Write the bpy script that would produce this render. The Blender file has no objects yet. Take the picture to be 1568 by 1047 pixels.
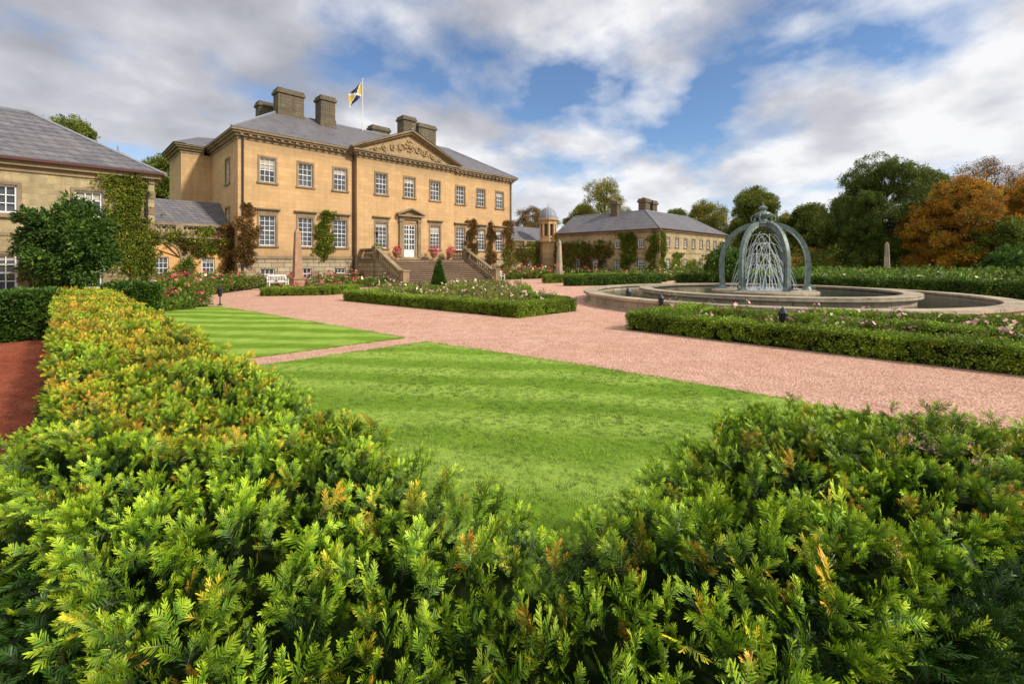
import bpy, math, random
import numpy as np
from mathutils import Vector, Matrix
R=random.Random(7); rng=np.random.default_rng(7)
scene=bpy.context.scene
# World frame: +X runs along the house front (west->east), +Y towards the house, metres.
CX=23.4   # axis of symmetry of the house
EYE=1.9
def link(o,parent=None):
    scene.collection.objects.link(o)
    if parent is not None: o.parent=parent
    return o
def empty(name,loc=(0,0,0)):
    e=bpy.data.objects.new(name,None); e.empty_display_size=.5; link(e); return e
# ---------------------------------------------------------------- mesh builder
class MB:
    def __init__(s): s.v=[]; s.f=[]; s.m=[]
    def add(s,vs,fs,mi=0):
        b=len(s.v); s.v+= [tuple(x) for x in vs]
        for f in fs: s.f.append(tuple(i+b for i in f)); s.m.append(mi)
    def poly(s,vs,mi=0): s.add(vs,[tuple(range(len(vs)))],mi)
    def hexa(s,p,mi=0):
        s.add(p,[(0,3,2,1),(4,5,6,7),(0,1,5,4),(1,2,6,5),(2,3,7,6),(3,0,4,7)],mi)
    def box(s,x0,x1,y0,y1,z0,z1,mi=0):
        s.hexa([(x0,y0,z0),(x1,y0,z0),(x1,y1,z0),(x0,y1,z0),(x0,y0,z1),(x1,y0,z1),(x1,y1,z1),(x0,y1,z1)],mi)
    def limb(s,p0,p1,r0,r1,n=6,mi=0,cap=True):
        p0=Vector(p0);p1=Vector(p1); d=(p1-p0)
        if d.length<1e-6: return
        d.normalize(); a=d.orthogonal().normalized(); b=d.cross(a)
        vs=[]
        for p,r in((p0,r0),(p1,r1)):
            for i in range(n):
                t=2*math.pi*i/n; vs.append(p+(a*math.cos(t)+b*math.sin(t))*r)
        fs=[(i,(i+1)%n,n+(i+1)%n,n+i) for i in range(n)]
        if cap: fs+= [tuple(range(n-1,-1,-1)),tuple(range(n,2*n))]
        s.add(vs,fs,mi)
    def tube(s,pts,rs,n=6,mi=0):
        for i in range(len(pts)-1): s.limb(pts[i],pts[i+1],rs[i],rs[i+1],n,mi,cap=(i in(0,len(pts)-2)))
    def lathe(s,c,prof,n=16,mi=0,rot=0,sx=1):
        vs=[]
        for (r,z) in prof:
            for i in range(n):
                t=2*math.pi*i/n+rot; vs.append((c[0]+r*math.cos(t)*sx,c[1]+r*math.sin(t),c[2]+z))
        fs=[]
        for k in range(len(prof)-1):
            for i in range(n):
                fs.append((k*n+i,k*n+(i+1)%n,(k+1)*n+(i+1)%n,(k+1)*n+i))
        s.add(vs,fs,mi)
    def obj(s,name,mats,parent=None,smooth=False):
        me=bpy.data.meshes.new(name); me.from_pydata(s.v,[],s.f)
        if not isinstance(mats,(list,tuple)): mats=[mats]
        for m in mats: me.materials.append(m)
        me.polygons.foreach_set('material_index',s.m)
        if smooth: me.polygons.foreach_set('use_smooth',[True]*len(s.f))
        me.update()
        return link(bpy.data.objects.new(name,me),parent)
# ---------------------------------------------------------------- materials
class MT:
    def __init__(s,name):
        s.m=bpy.data.materials.new(name); s.m.use_nodes=True; s.nt=s.m.node_tree
        s.b=s.nt.nodes['Principled BSDF']; s.tc=s.N('ShaderNodeTexCoord')
        s.co=s.tc.outputs['Object']
    def N(s,t,**k):
        n=s.nt.nodes.new(t)
        for a,b in k.items(): setattr(n,a,b)
        return n
    def L(s,a,b): s.nt.links.new(a,b)
    def noise(s,scale,detail=4,rough=.55,vec=None,dist=0):
        n=s.N('ShaderNodeTexNoise'); n.inputs['Scale'].default_value=scale
        n.inputs['Detail'].default_value=detail; n.inputs['Roughness'].default_value=rough
        n.inputs['Distortion'].default_value=dist
        s.L(vec or s.co,n.inputs['Vector']); return n.outputs['Fac']
    def ramp(s,fac,stops):
        r=s.N('ShaderNodeValToRGB'); e=r.color_ramp.elements
        while len(e)<len(stops): e.new(.5)
        for i,(p,c) in enumerate(stops):
            e[i].position=p; e[i].color=(*c,1) if len(c)==3 else c
        s.L(fac,r.inputs[0]); return r.outputs[0]
    def mix(s,fac,a,b,mode='MIX'):
        n=s.N('ShaderNodeMix',data_type='RGBA',blend_type=mode)
        for v,i in((fac,0),(a,6),(b,7)):
            if hasattr(v,'links'): s.L(v,n.inputs[i])
            elif i==0: n.inputs[0].default_value=v
            else: n.inputs[i].default_value=(*v,1)
        return n.outputs[2]
    def math(s,op,a,b=0.):
        n=s.N('ShaderNodeMath',operation=op)
        for v,i in((a,0),(b,1)):
            if hasattr(v,'links'): s.L(v,n.inputs[i])
            else: n.inputs[i].default_value=v
        return n.outputs[0]
    def bump(s,h,strength=.4,dist=.02):
        n=s.N('ShaderNodeBump'); n.inputs['Strength'].default_value=strength; n.inputs['Distance'].default_value=dist
        s.L(h,n.inputs['Height']); s.L(n.outputs[0],s.b.inputs['Normal'])
    def col(s,c):
        if hasattr(c,'links'): s.L(c,s.b.inputs['Base Color'])
        else: s.b.inputs['Base Color'].default_value=(*c,1)
    def rough(s,r,spec=.3): s.b.inputs['Roughness'].default_value=r; s.b.inputs['Specular IOR Level'].default_value=spec
def wallvec(M,kz=1.):
    sx=M.N('ShaderNodeSeparateXYZ'); M.L(M.co,sx.inputs[0])
    c=M.N('ShaderNodeCombineXYZ'); M.L(M.math('ADD',sx.outputs[0],sx.outputs[1]),c.inputs[0]); M.L(M.math('MULTIPLY',sx.outputs[2],kz),c.inputs[1])
    return c.outputs[0],sx
def ashlar(name,ca,cb,cm,bw=.8,bh=.32,mortar=.012,stain=.5,kz=1.,rough=.85,stainc=(.10,.08,.055),bumpd=.02,band=0.):
    M=MT(name); v,sx=wallvec(M,kz)
    br=M.N('ShaderNodeTexBrick'); M.L(v,br.inputs['Vector'])
    br.inputs['Scale'].default_value=1; br.inputs['Brick Width'].default_value=bw; br.inputs['Row Height'].default_value=bh
    br.inputs['Mortar Size'].default_value=mortar; br.inputs['Mortar Smooth'].default_value=.3; br.inputs['Bias'].default_value=0
    br.inputs['Color1'].default_value=(*ca,1); br.inputs['Color2'].default_value=(*cb,1); br.inputs['Mortar'].default_value=(*cm,1)
    n=M.noise(.55,6,.65); f=M.ramp(n,[(.35,(0,0,0)),(.75,(1,1,1))])
    fm=M.math('MULTIPLY',f,stain)
    c=M.mix(fm,br.outputs['Color'],stainc)
    mp=M.N('ShaderNodeMapping'); mp.inputs['Scale'].default_value=(2.2,2.2,.18); M.L(M.co,mp.inputs[0])
    st=M.ramp(M.noise(1.6,5,.6,mp.outputs[0]),[(.45,(0,0,0)),(.8,(1,1,1))])
    c=M.mix(M.math('MULTIPLY',st,stain*.9),c,stainc)
    if band>0: # weathering under the cornice and along the string course
        for z0,z1 in((10.9,9.9),(3.0,2.2)):
            mr=M.N('ShaderNodeMapRange'); mr.inputs[1].default_value=z1; mr.inputs[2].default_value=z0
            if z0<5: mr.inputs[1].default_value=z0; mr.inputs[2].default_value=z1
            M.L(sx.outputs[2],mr.inputs[0]); c=M.mix(M.math('MULTIPLY',M.math('MULTIPLY',mr.outputs[0],M.noise(1.5,5,.7)),band),c,(.22,.17,.10))
    fine=M.noise(14,4,.6); c=M.mix(.5,c,M.ramp(fine,[(.2,(.72,.72,.72)),(.8,(1.25,1.25,1.25))]),'MULTIPLY')
    M.col(c); M.rough(rough,.2)
    h=M.math('ADD',M.math('MULTIPLY',br.outputs['Fac'],-.8),M.math('MULTIPLY',fine,.6)); M.bump(h,.5,bumpd)
    return M.m
def plain(name,c,rough=.6,spec=.3,metal=0,var=.0,scale=8):
    M=MT(name)
    if var>0:
        n=M.noise(scale,5,.6); M.col(M.mix(1.,c,M.ramp(n,[(.25,(1-var,)*3),(.75,(1+var,)*3)]),'MULTIPLY')); M.bump(n,.3,.01)
    else: M.col(c)
    M.rough(rough,spec); M.b.inputs['Metallic'].default_value=metal
    return M.m
m_wall=ashlar('honey_sandstone',(.71,.455,.215),(.62,.385,.175),(.50,.34,.17),.9,.34,.008,.34,band=1.,stainc=(.25,.19,.115))
m_base=ashlar('basement_sandstone',(.58,.47,.30),(.46,.365,.23),(.20,.155,.10),.9,.36,.03,.4)
m_trim=ashlar('dressed_sandstone',(.40,.30,.17),(.33,.245,.14),(.22,.17,.11),1.6,.5,.006,.6)
m_pav=ashlar('rubble_sandstone',(.62,.49,.25),(.41,.32,.17),(.48,.40,.26),.42,.2,.016,.5)
m_chim=ashlar('chimney_stone',(.22,.175,.11),(.165,.13,.085),(.08,.065,.05),.6,.3,.014,.7)
m_step=ashlar('step_stone',(.34,.24,.15),(.26,.18,.12),(.13,.1,.07),1.4,2.,.006,.6)
m_riser=plain('shaded_riser_stone',(.12,.08,.055),.9,.1,0,.3,3)  # same steps, darker: shade below the nosings put into the riser colour
m_slate=ashlar('slate',(.20,.19,.215),(.12,.115,.14),(.045,.045,.05),.36,.2,.02,.45,1.,.5,(.23,.205,.16),.02)
m_lead=plain('lead',(.26,.27,.30),.5,.4,0,.2)
m_white=plain('white_paint',(.80,.79,.75),.45)
m_terr=plain('terracotta_render',(.70,.40,.16),.85,.2,0,.15,3)
m_ped=plain('carved_stone',(.40,.285,.15),.85,.2,0,.4,5)
m_iron=plain('black_iron',(.02,.02,.022),.4,.5)
m_pot=plain('terracotta',(.42,.2,.11),.8,.2,0,.2)
m_ob=plain('red_sandstone',(.42,.25,.15),.85,.2,0,.25,4)
m_rim=ashlar('fountain_stone',(.60,.49,.34),(.47,.385,.265),(.16,.13,.09),1.3,.6,.01,.6)
m_bark=plain('bark',(.09,.065,.045),.95,.1,0,.4,6)
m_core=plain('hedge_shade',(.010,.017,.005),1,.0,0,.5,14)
m_gl=MT('window_glass'); g=m_gl.noise(1.1,2,.5)
m_gl.col(m_gl.ramp(g,[(.35,(.035,.042,.05)),(.7,(.12,.13,.14))])); m_gl.rough(.08,.7); m_gl=m_gl.m
M=MT('verdigris_bronze'); M.col(M.ramp(M.noise(5,6,.6),[(.3,(.11,.145,.13)),(.6,(.21,.265,.235)),(.8,(.34,.40,.34))])); M.rough(.5,.5); M.b.inputs['Metallic'].default_value=.25; m_bronze=M.m
M=MT('water'); M.col((.03,.045,.04)); M.rough(.06,.6); M.bump(M.noise(5,4,.6),.3,.03); m_water=M.m
M=MT('water_jet'); M.col((.8,.86,.88)); M.rough(.2,.5); m_jet=M.m
# ground materials
M=MT('distant_grass'); M.col(M.ramp(M.noise(.15,6,.6),[(.3,(.06,.12,.02)),(.7,(.13,.20,.035))])); M.rough(1,.0); m_ground=M.m
def gravel(name,a,b,c,d):
    M=MT(name); vo=M.N('ShaderNodeTexVoronoi'); vo.inputs['Scale'].default_value=28; M.L(M.co,vo.inputs['Vector'])
    peb=M.ramp(vo.outputs['Distance'],[(0,(1.22,)*3),(.75,(.55,)*3)])
    n1=M.noise(.45,6,.65); base=M.ramp(n1,[(.3,a),(.55,b),(.75,c)])
    n2=M.noise(20,6,.85); c2=M.mix(1.,base,M.ramp(n2,[(.32,(.62,.57,.55)),(.66,(1.35,)*3)]),'MULTIPLY')
    c2=M.mix(.8,c2,peb,'MULTIPLY')
    sp=M.noise(110,1,.5); c2=M.mix(M.ramp(sp,[(.64,(0,0,0)),(.70,(1,1,1))]),c2,d)
    sp2=M.noise(60,2,.5); c2=M.mix(M.ramp(sp2,[(.31,(1,1,1)),(.36,(0,0,0))]),c2,tuple(x*.35 for x in a))
    n4=M.noise(2.4,7,.78,None,1.); c2=M.mix(1.,c2,M.ramp(n4,[(.3,(.78,.72,.68)),(.7,(1.18,)*3)]),'MULTIPLY')
    M.col(c2); M.rough(.95,.1); M.bump(M.math('ADD',n2,M.math('MULTIPLY',vo.outputs['Distance'],-.8)),.9,.03); return M.m
m_gravel=gravel('pink_gravel',(.80,.46,.32),(.86,.52,.38),(.90,.58,.44),(.93,.76,.64))
m_red=gravel('red_gravel',(.42,.10,.05),(.48,.13,.065),(.52,.16,.08),(.55,.28,.18))
M=MT('mown_lawn')
mp=M.N('ShaderNodeMapping'); mp.inputs['Rotation'].default_value=(0,0,math.radians(-38)); M.L(M.co,mp.inputs[0])
wv=M.N('ShaderNodeTexWave',wave_profile='SIN'); wv.inputs['Scale'].default_value=.27; wv.inputs['Distortion'].default_value=3.2; wv.inputs['Detail'].default_value=4; wv.inputs['Detail Scale'].default_value=1.6
M.L(mp.outputs[0],wv.inputs[0])
st=M.ramp(wv.outputs['Fac'],[(.2,(.185,.33,.028)),(.8,(.33,.49,.08))])
c=M.mix(.9,st,M.ramp(M.noise(1.5,7,.75),[(.3,(.66,.75,.55)),(.7,(1.32,1.16,1.35))]),'MULTIPLY')
c=M.mix(.6,c,M.ramp(M.noise(9,5,.7),[(.3,(.75,.8,.7)),(.7,(1.2,1.15,1.2))]),'MULTIPLY')
fn=M.noise(90,4,.75); c=M.mix(.9,c,M.ramp(fn,[(.3,(.6,.65,.55)),(.7,(1.35,1.3,1.3))]),'MULTIPLY')
M.col(c); M.rough(.95,.1); M.bump(fn,.8,.02); m_lawn=M.m
# foliage: colour comes from a colour attribute on the leaves, varied per clump and by place
def foliage(name,lo=.6,hi=1.4,trans=.3,nscale=.6,rough=.5,nlo=.65,nhi=1.35):
    M=MT(name); at=M.N('ShaderNodeVertexColor',layer_name='col'); oi=M.N('ShaderNodeObjectInfo')
    mr=M.N('ShaderNodeMapRange'); mr.inputs[3].default_value=lo; mr.inputs[4].default_value=hi; M.L(oi.outputs['Random'],mr.inputs[0])
    nz=M.noise(nscale,2,.5,oi.outputs['Location']); mr2=M.N('ShaderNodeMapRange'); mr2.inputs[1].default_value=.3; mr2.inputs[2].default_value=.7; mr2.inputs[3].default_value=nlo; mr2.inputs[4].default_value=nhi; M.L(nz,mr2.inputs[0])
    f=M.math('MULTIPLY',mr.outputs[0],mr2.outputs[0])
    vm=M.N('ShaderNodeVectorMath',operation='SCALE'); M.L(at.outputs[0],vm.inputs[0]); M.L(f,vm.inputs['Scale'])
    M.L(vm.outputs[0],M.b.inputs['Base Color']); M.rough(rough,.25)
    if trans>0:
        tr=M.N('ShaderNodeBsdfTranslucent'); M.L(vm.outputs[0],tr.inputs[0]); mx=M.N('ShaderNodeMixShader'); mx.inputs[0].default_value=trans
        out=[n for n in M.nt.nodes if n.type=='OUTPUT_MATERIAL'][0]
        M.L(M.b.outputs[0],mx.inputs[1]); M.L(tr.outputs[0],mx.inputs[2]); M.L(mx.outputs[0],out.inputs[0])
    return M.m
m_leaf=foliage('leaves',trans=.25); m_yew=foliage('yew_needles',.7,1.3,0,2.2,.42,.66,1.25)
# ---------------------------------------------------------------- leaf source meshes
def cmesh(name,vs,fs,cols,mat):
    me=bpy.data.meshes.new(name); me.from_pydata(vs,[],fs); me.materials.append(mat)
    ca=me.color_attributes.new('col','FLOAT_COLOR','POINT')
    ca.data.foreach_set('color',np.array([(*c,1) for c in cols],dtype=np.float32).ravel()); me.update()
    return bpy.data.objects.new(name,me)
def lerp(a,b,t): return tuple(a[i]*(1-t)+b[i]*t for i in range(3))
def coll(name,objs):
    c=bpy.data.collections.new(name)
    for o in objs: c.objects.link(o)
    return c
def clump(name,n,rad,ls,pal,seed,flat=.8,asp=.5,extra=None):
    r=random.Random(seed); vs=[];fs=[];cs=[]
    for i in range(n):
        d=Vector((r.gauss(0,1),r.gauss(0,1),r.gauss(0,1))).normalized()
        p=d*rad*r.random()**.5; p.z*=flat
        a=(d+Vector((r.gauss(0,.6),r.gauss(0,.6),r.gauss(0,.6)+.2))).normalized(); b=a.orthogonal().normalized()
        b=(Matrix.Rotation(r.random()*6.28,3,a)@b); s=ls*r.uniform(.6,1.25); nrm=a.cross(b)
        k=len(vs); vs+=[p,p+a*s*.5+b*s*asp*.5+nrm*s*.08,p+a*s,p+a*s*.5-b*s*asp*.5+nrm*s*.08]; fs.append((k,k+1,k+2,k+3))
        c=lerp(pal[0],pal[1],r.random()) if len(pal)==2 or r.random()<.75 else pal[2]
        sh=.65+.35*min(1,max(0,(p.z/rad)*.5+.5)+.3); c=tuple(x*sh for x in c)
        cs+=[c]*4
    if extra:
        for i in range(extra[0]):
            d=Vector((r.gauss(0,1),r.gauss(0,1),abs(r.gauss(0,1))+.3)).normalized(); p=d*rad*1.05; s=extra[2]
            for j in range(5):
                a=(Matrix.Rotation(j*1.256,3,d)@d.orthogonal().normalized()); b=d.cross(a); k=len(vs)
                vs+=[p,p+a*s*.6+b*s*.45+d*s*.2,p+a*s+d*s*.35,p+a*s*.6-b*s*.45+d*s*.2]; fs.append((k,k+1,k+2,k+3)); cs+=[tuple(x*r.uniform(.8,1.1) for x in extra[1])]*4
    return cmesh(name,vs,fs,cs,m_leaf)
def clset(name,n,rad,ls,pal,k=3,**kw): return coll(name,[clump(f'{name}_{i}',n,rad,ls,pal,i*13+len(name),**kw) for i in range(k)])
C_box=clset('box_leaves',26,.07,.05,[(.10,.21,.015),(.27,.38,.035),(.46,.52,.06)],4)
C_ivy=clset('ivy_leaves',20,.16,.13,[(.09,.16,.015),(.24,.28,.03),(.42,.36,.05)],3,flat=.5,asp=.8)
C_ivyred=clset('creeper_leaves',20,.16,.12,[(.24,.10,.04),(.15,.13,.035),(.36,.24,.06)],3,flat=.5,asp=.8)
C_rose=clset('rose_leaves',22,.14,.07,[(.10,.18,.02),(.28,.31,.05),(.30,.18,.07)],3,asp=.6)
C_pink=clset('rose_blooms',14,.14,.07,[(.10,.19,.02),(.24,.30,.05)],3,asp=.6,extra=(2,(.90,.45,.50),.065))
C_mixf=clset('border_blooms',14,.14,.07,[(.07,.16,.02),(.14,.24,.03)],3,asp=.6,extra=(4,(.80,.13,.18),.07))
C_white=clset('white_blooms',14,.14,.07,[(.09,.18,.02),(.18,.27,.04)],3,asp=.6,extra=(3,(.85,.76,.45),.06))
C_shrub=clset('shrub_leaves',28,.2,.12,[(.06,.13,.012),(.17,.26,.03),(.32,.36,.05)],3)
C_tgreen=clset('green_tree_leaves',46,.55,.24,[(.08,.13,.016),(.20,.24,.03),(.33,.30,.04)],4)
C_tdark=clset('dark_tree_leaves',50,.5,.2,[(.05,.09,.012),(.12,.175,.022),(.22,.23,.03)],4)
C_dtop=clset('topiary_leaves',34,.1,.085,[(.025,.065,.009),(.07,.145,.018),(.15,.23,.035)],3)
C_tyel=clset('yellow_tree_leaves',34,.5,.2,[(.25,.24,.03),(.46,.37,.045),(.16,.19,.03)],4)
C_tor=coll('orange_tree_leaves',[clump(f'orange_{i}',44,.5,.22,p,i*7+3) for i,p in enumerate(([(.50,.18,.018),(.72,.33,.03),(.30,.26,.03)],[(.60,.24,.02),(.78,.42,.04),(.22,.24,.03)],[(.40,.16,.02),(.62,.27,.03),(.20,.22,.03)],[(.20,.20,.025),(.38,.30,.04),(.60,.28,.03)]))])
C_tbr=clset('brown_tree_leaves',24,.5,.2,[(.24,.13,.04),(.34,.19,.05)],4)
def spray(name,seed,gold):
    r=random.Random(seed); vs=[];fs=[];cs=[]
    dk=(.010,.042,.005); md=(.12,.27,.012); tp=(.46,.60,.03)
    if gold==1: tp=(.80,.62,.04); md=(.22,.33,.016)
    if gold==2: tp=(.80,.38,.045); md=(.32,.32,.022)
    if gold==-1: tp=(.045,.11,.011); md=(.018,.055,.006)  # dark sprays for hedge sides and depths, shade put into the needle colour
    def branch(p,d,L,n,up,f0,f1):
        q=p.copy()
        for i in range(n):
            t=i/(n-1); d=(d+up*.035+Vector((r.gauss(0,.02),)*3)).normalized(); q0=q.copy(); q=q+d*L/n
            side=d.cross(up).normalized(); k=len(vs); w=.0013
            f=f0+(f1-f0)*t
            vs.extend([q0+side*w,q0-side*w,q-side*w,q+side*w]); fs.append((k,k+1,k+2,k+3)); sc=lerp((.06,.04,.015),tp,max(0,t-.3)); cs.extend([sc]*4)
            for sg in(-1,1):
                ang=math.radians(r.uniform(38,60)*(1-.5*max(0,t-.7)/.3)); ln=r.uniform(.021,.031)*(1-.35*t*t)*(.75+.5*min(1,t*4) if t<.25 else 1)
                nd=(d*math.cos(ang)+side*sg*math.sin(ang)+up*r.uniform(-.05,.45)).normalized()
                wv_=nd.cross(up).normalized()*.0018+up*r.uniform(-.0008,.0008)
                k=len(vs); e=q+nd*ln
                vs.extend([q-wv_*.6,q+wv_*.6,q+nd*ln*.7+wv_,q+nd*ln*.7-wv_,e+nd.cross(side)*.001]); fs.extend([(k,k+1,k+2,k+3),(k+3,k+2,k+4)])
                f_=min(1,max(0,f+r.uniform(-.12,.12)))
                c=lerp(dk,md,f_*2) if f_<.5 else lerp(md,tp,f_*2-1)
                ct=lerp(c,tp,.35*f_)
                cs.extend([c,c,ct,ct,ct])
        return q
    up=Vector((0,1,0)); D=Vector((r.uniform(-.15,.15),-.2,1)).normalized()
    branch(Vector((0,0,-.02)),D,.145,17,up,-.15,1.0)
    for j in range(4):
        h=.012+j*.024; sg=1 if j%2 else -1
        bd=(Vector((sg*r.uniform(.5,.9),r.uniform(-.4,.4),.8))).normalized()
        branch(Vector((0,0,h)),bd,r.uniform(.045,.08)*(1-.06*j),9,(up+Vector((r.gauss(0,.4),0,r.gauss(0,.4)))).normalized(),.0+.09*j,.78+.05*j)
    return cmesh(name,vs,fs,cs,m_yew)
C_yew=coll('yew_sprays',[spray(f'yew_{i:02d}',i+3,0 if i<5 else (1 if i<7 else (2 if i<9 else -1))) for i in range(12)])
def tuft(name,seed):
    r=random.Random(seed); vs=[];fs=[];cs=[]
    for i in range(16):
        a=r.random()*6.28; p=Vector((r.gauss(0,.02),r.gauss(0,.02),0)); d=Vector((math.cos(a)*.5,math.sin(a)*.5,1)).normalized(); L=r.uniform(.012,.026)
        s=Vector((-math.sin(a),math.cos(a),0))*.0028; k=len(vs); vs+=[p-s,p+s,p+d*L]; fs.append((k,k+1,k+2)); c=lerp((.20,.34,.035),(.40,.53,.10),r.random()); cs+=[tuple(x*.75 for x in c)]*2+[c]
    return cmesh(name,vs,fs,cs,m_leaf)
C_grass=coll('grass_tufts',[tuft(f'tuft_{i}',i) for i in range(3)])
_gn={}
def gn_for(c):
    if c.name in _gn: return _gn[c.name]
    g=bpy.data.node_groups.new('scatter_'+c.name,'GeometryNodeTree')
    g.interface.new_socket('Geometry',in_out='INPUT',socket_type='NodeSocketGeometry'); g.interface.new_socket('Geometry',in_out='OUTPUT',socket_type='NodeSocketGeometry')
    i=g.nodes.new('NodeGroupInput'); o=g.nodes.new('NodeGroupOutput'); ip=g.nodes.new('GeometryNodeInstanceOnPoints')
    ci=g.nodes.new('GeometryNodeCollectionInfo'); ci.inputs['Collection'].default_value=c; ci.inputs['Separate Children'].default_value=True; ci.inputs['Reset Children'].default_value=True
    def na(n,t):
        a=g.nodes.new('GeometryNodeInputNamedAttribute'); a.data_type=t; a.inputs['Name'].default_value=n
        return [x for x in a.outputs if x.enabled and x.name=='Attribute'][0]
    er=g.nodes.new('FunctionNodeEulerToRotation'); L=g.links.new
    L(i.outputs[0],ip.inputs['Points']); L(ci.outputs[0],ip.inputs['Instance']); ip.inputs['Pick Instance'].default_value=True
    L(na('idx','INT'),ip.inputs['Instance Index']); L(na('rot','FLOAT_VECTOR'),er.inputs[0]); L(er.outputs[0],ip.inputs['Rotation']); L(na('scl','FLOAT'),ip.inputs['Scale'])
    L(ip.outputs[0],o.inputs[0]); _gn[c.name]=g; return g
def scatter(name,P,D,S,c,parent=None,idx=None):
    P=np.asarray(P,dtype=np.float32); n=len(P)
    if n==0: return
    D=np.asarray(D,dtype=np.float64); D=D/np.maximum(np.linalg.norm(D,axis=1,keepdims=True),1e-6)
    th=np.arccos(np.clip(D[:,2],-1,1)); ph=np.arctan2(D[:,1],D[:,0]); sp=rng.random(n)*2*np.pi
    cp,s_,ct,st,cs,ss=np.cos(ph),np.sin(ph),np.cos(th),np.sin(th),np.cos(sp),np.sin(sp)
    rot=np.stack([np.arctan2(st*ss,ct),-np.arcsin(np.clip(-st*cs,-1,1)),np.arctan2(s_*ct*cs+cp*ss,cp*ct*cs-s_*ss)],1).astype(np.float32)
    if idx is None: idx=rng.integers(0,len(c.objects),n)
    me=bpy.data.meshes.new(name); me.vertices.add(n); me.vertices.foreach_set('co',P.ravel())
    me.attributes.new('rot','FLOAT_VECTOR','POINT').data.foreach_set('vector',rot.ravel())
    me.attributes.new('scl','FLOAT','POINT').data.foreach_set('value',np.broadcast_to(np.asarray(S,dtype=np.float32),(n,)).copy())
    me.attributes.new('idx','INT','POINT').data.foreach_set('value',np.asarray(idx,dtype=np.int32)); me.update()
    o=link(bpy.data.objects.new(name,me),parent); md=o.modifiers.new('scatter','NODES'); md.node_group=gn_for(c); return o
# ---------------------------------------------------------------- ground
mb=MB(); mb.poly([(-1500,-1500,0),(1500,-1500,0),(1500,1500,0),(-1500,1500,0)]); mb.obj('ground',m_ground)
mb=MB(); mb.poly([(-14,-30,.006),(34,-30,.006),(34,14,.006),(60,14,.006),(60,22.4,.006),(43.9,22.4,.006),(43.9,38,.006),(3,38,.006),(3,24,.006),(-14,22,.006)]); mb.obj('gravel_path',m_gravel)
mb=MB(); mb.poly([(-14,-6,.012),(0.02,-6,.012),(0.02,17,.012),(-14,17,.012)]); mb.obj('red_gravel_path',m_red)
def lawn(name,pts):
    mb=MB(); n=len(pts); z=.03
    mb.add([(x,y,z) for x,y in pts]+[(x,y,.0) for x,y in pts],[tuple(range(n))]+[(i,(i+1)%n,n+(i+1)%n,n+i) for i in range(n)]); return mb.obj(name,m_lawn)
L1=[(.9,9.95),(6.05,9.85),(5.75,13),(5.3,17.5),(4.8,22.1),(.9,23.4)]
L2=[(.9,.6),(7.05,.6),(7.0,2.3),(6.75,4.8),(6.42,7),(6.1,8.95),(.9,9.05)]
lw=empty('lawn'); lawn('lawn_far',L1).parent=lw; lawn('lawn_near',L2).parent=lw
def inpoly(x,y,poly):
    c=np.zeros(len(x),bool); n=len(poly); j=n-1
    for i in range(n):
        xi,yi=poly[i]; xj,yj=poly[j]
        if yi!=yj: c^=((yi>y)!=(yj>y))&(x<(xj-xi)*(y-yi)/(yj-yi)+xi)
        j=i
    return c
N=26000; x=rng.uniform(.9,7.1,N); y=rng.uniform(.6,10,N); k=(inpoly(x,y,L2))&(rng.random(N)<np.clip(8/(x+y+1),.1,1)); x,y=x[k],y[k]; n=len(x)
scatter('lawn_grass',np.stack([x,y,np.full(n,.028)],1),np.stack([rng.normal(0,.15,n),rng.normal(0,.15,n),np.ones(n)],1),rng.uniform(.6,1.2,n),C_grass,lw)
P=[]
for poly in(L1,L2):
    for i in range(len(poly)):
        p,q=poly[i],poly[(i+1)%len(poly)]; Ls=math.hypot(q[0]-p[0],q[1]-p[1])
        if p[0]<1 and q[0]<1: continue
        for _ in range(int(Ls*45)): t=R.random(); P.append((p[0]+(q[0]-p[0])*t+R.gauss(0,.02),p[1]+(q[1]-p[1])*t+R.gauss(0,.02),.012))
n=len(P); scatter('lawn_edge',P,np.stack([rng.normal(0,.3,n),rng.normal(0,.3,n),np.ones(n)],1),rng.uniform(.9,1.9,n),C_grass,lw)
# ---------------------------------------------------------------- yew hedge in the foreground
HT=1.1
YP=[(.12,.24),(.9,.20),(1.6,.12),(2.4,-.12),(3.3,-.45),(3.6,-.5),(3.35,.3),(2.85,.88),(1.12,.90),(1.13,19.8),(.0,19.8),(-.02,3.5),(-.16,3.0),(-.14,2.6),(.03,2.0),(.09,1.2)]
yh=empty('yew_hedge')
def hz(x,y): return .022*np.sin(x*5.1+y*2.3)+.022*np.sin(x*2.2-y*6.3+1)+.022*np.sin(x*11+y*9)+.015*np.sin(x*19-y*15)
def yewtop(poly,n,dens):
    xs=[p[0] for p in poly]; ys=[p[1] for p in poly]
    x=rng.uniform(min(xs)-.0,max(xs),n); y=rng.uniform(min(ys),max(ys),n); k=inpoly(x,y,poly); d=np.hypot(x,y)
    k&=rng.random(n)<dens(d); return x[k],y[k]
x,y=yewtop(YP,190000,lambda d:np.where(d<3,1.0,np.clip(3.4/d,.2,1))*.32)
kp=(rng.random(len(x))<(.66+.34*np.sin(x*17+3*np.sin(y*7))*np.sin(y*15+2*np.sin(x*9))))|(np.hypot(x,y)>=4); x,y=x[kp],y[kp]
n=len(x); tilt=rng.uniform(.1,.95,n); az=rng.random(n)*6.28
D=np.stack([np.cos(az)*np.sin(tilt)+(x<.15)*-.3+((x<1.2)&(y>1))*(x>.9)*.5,np.sin(az)*np.sin(tilt)-(y<.2)*.3,np.cos(tilt)],1)
dep=rng.random(n)**1.4*.18
z=HT-.09+hz(x,y)-dep+.03*(x>1.3)*(y<1)
prob=np.clip(.14+.5*((y>2.0)&(y<8))*np.clip((y-2.0)/4,0,1)+.52*(y>=8),0,.8)*(.45+.95*(np.sin(x*6+y*1.7)*.5+.5))
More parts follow.
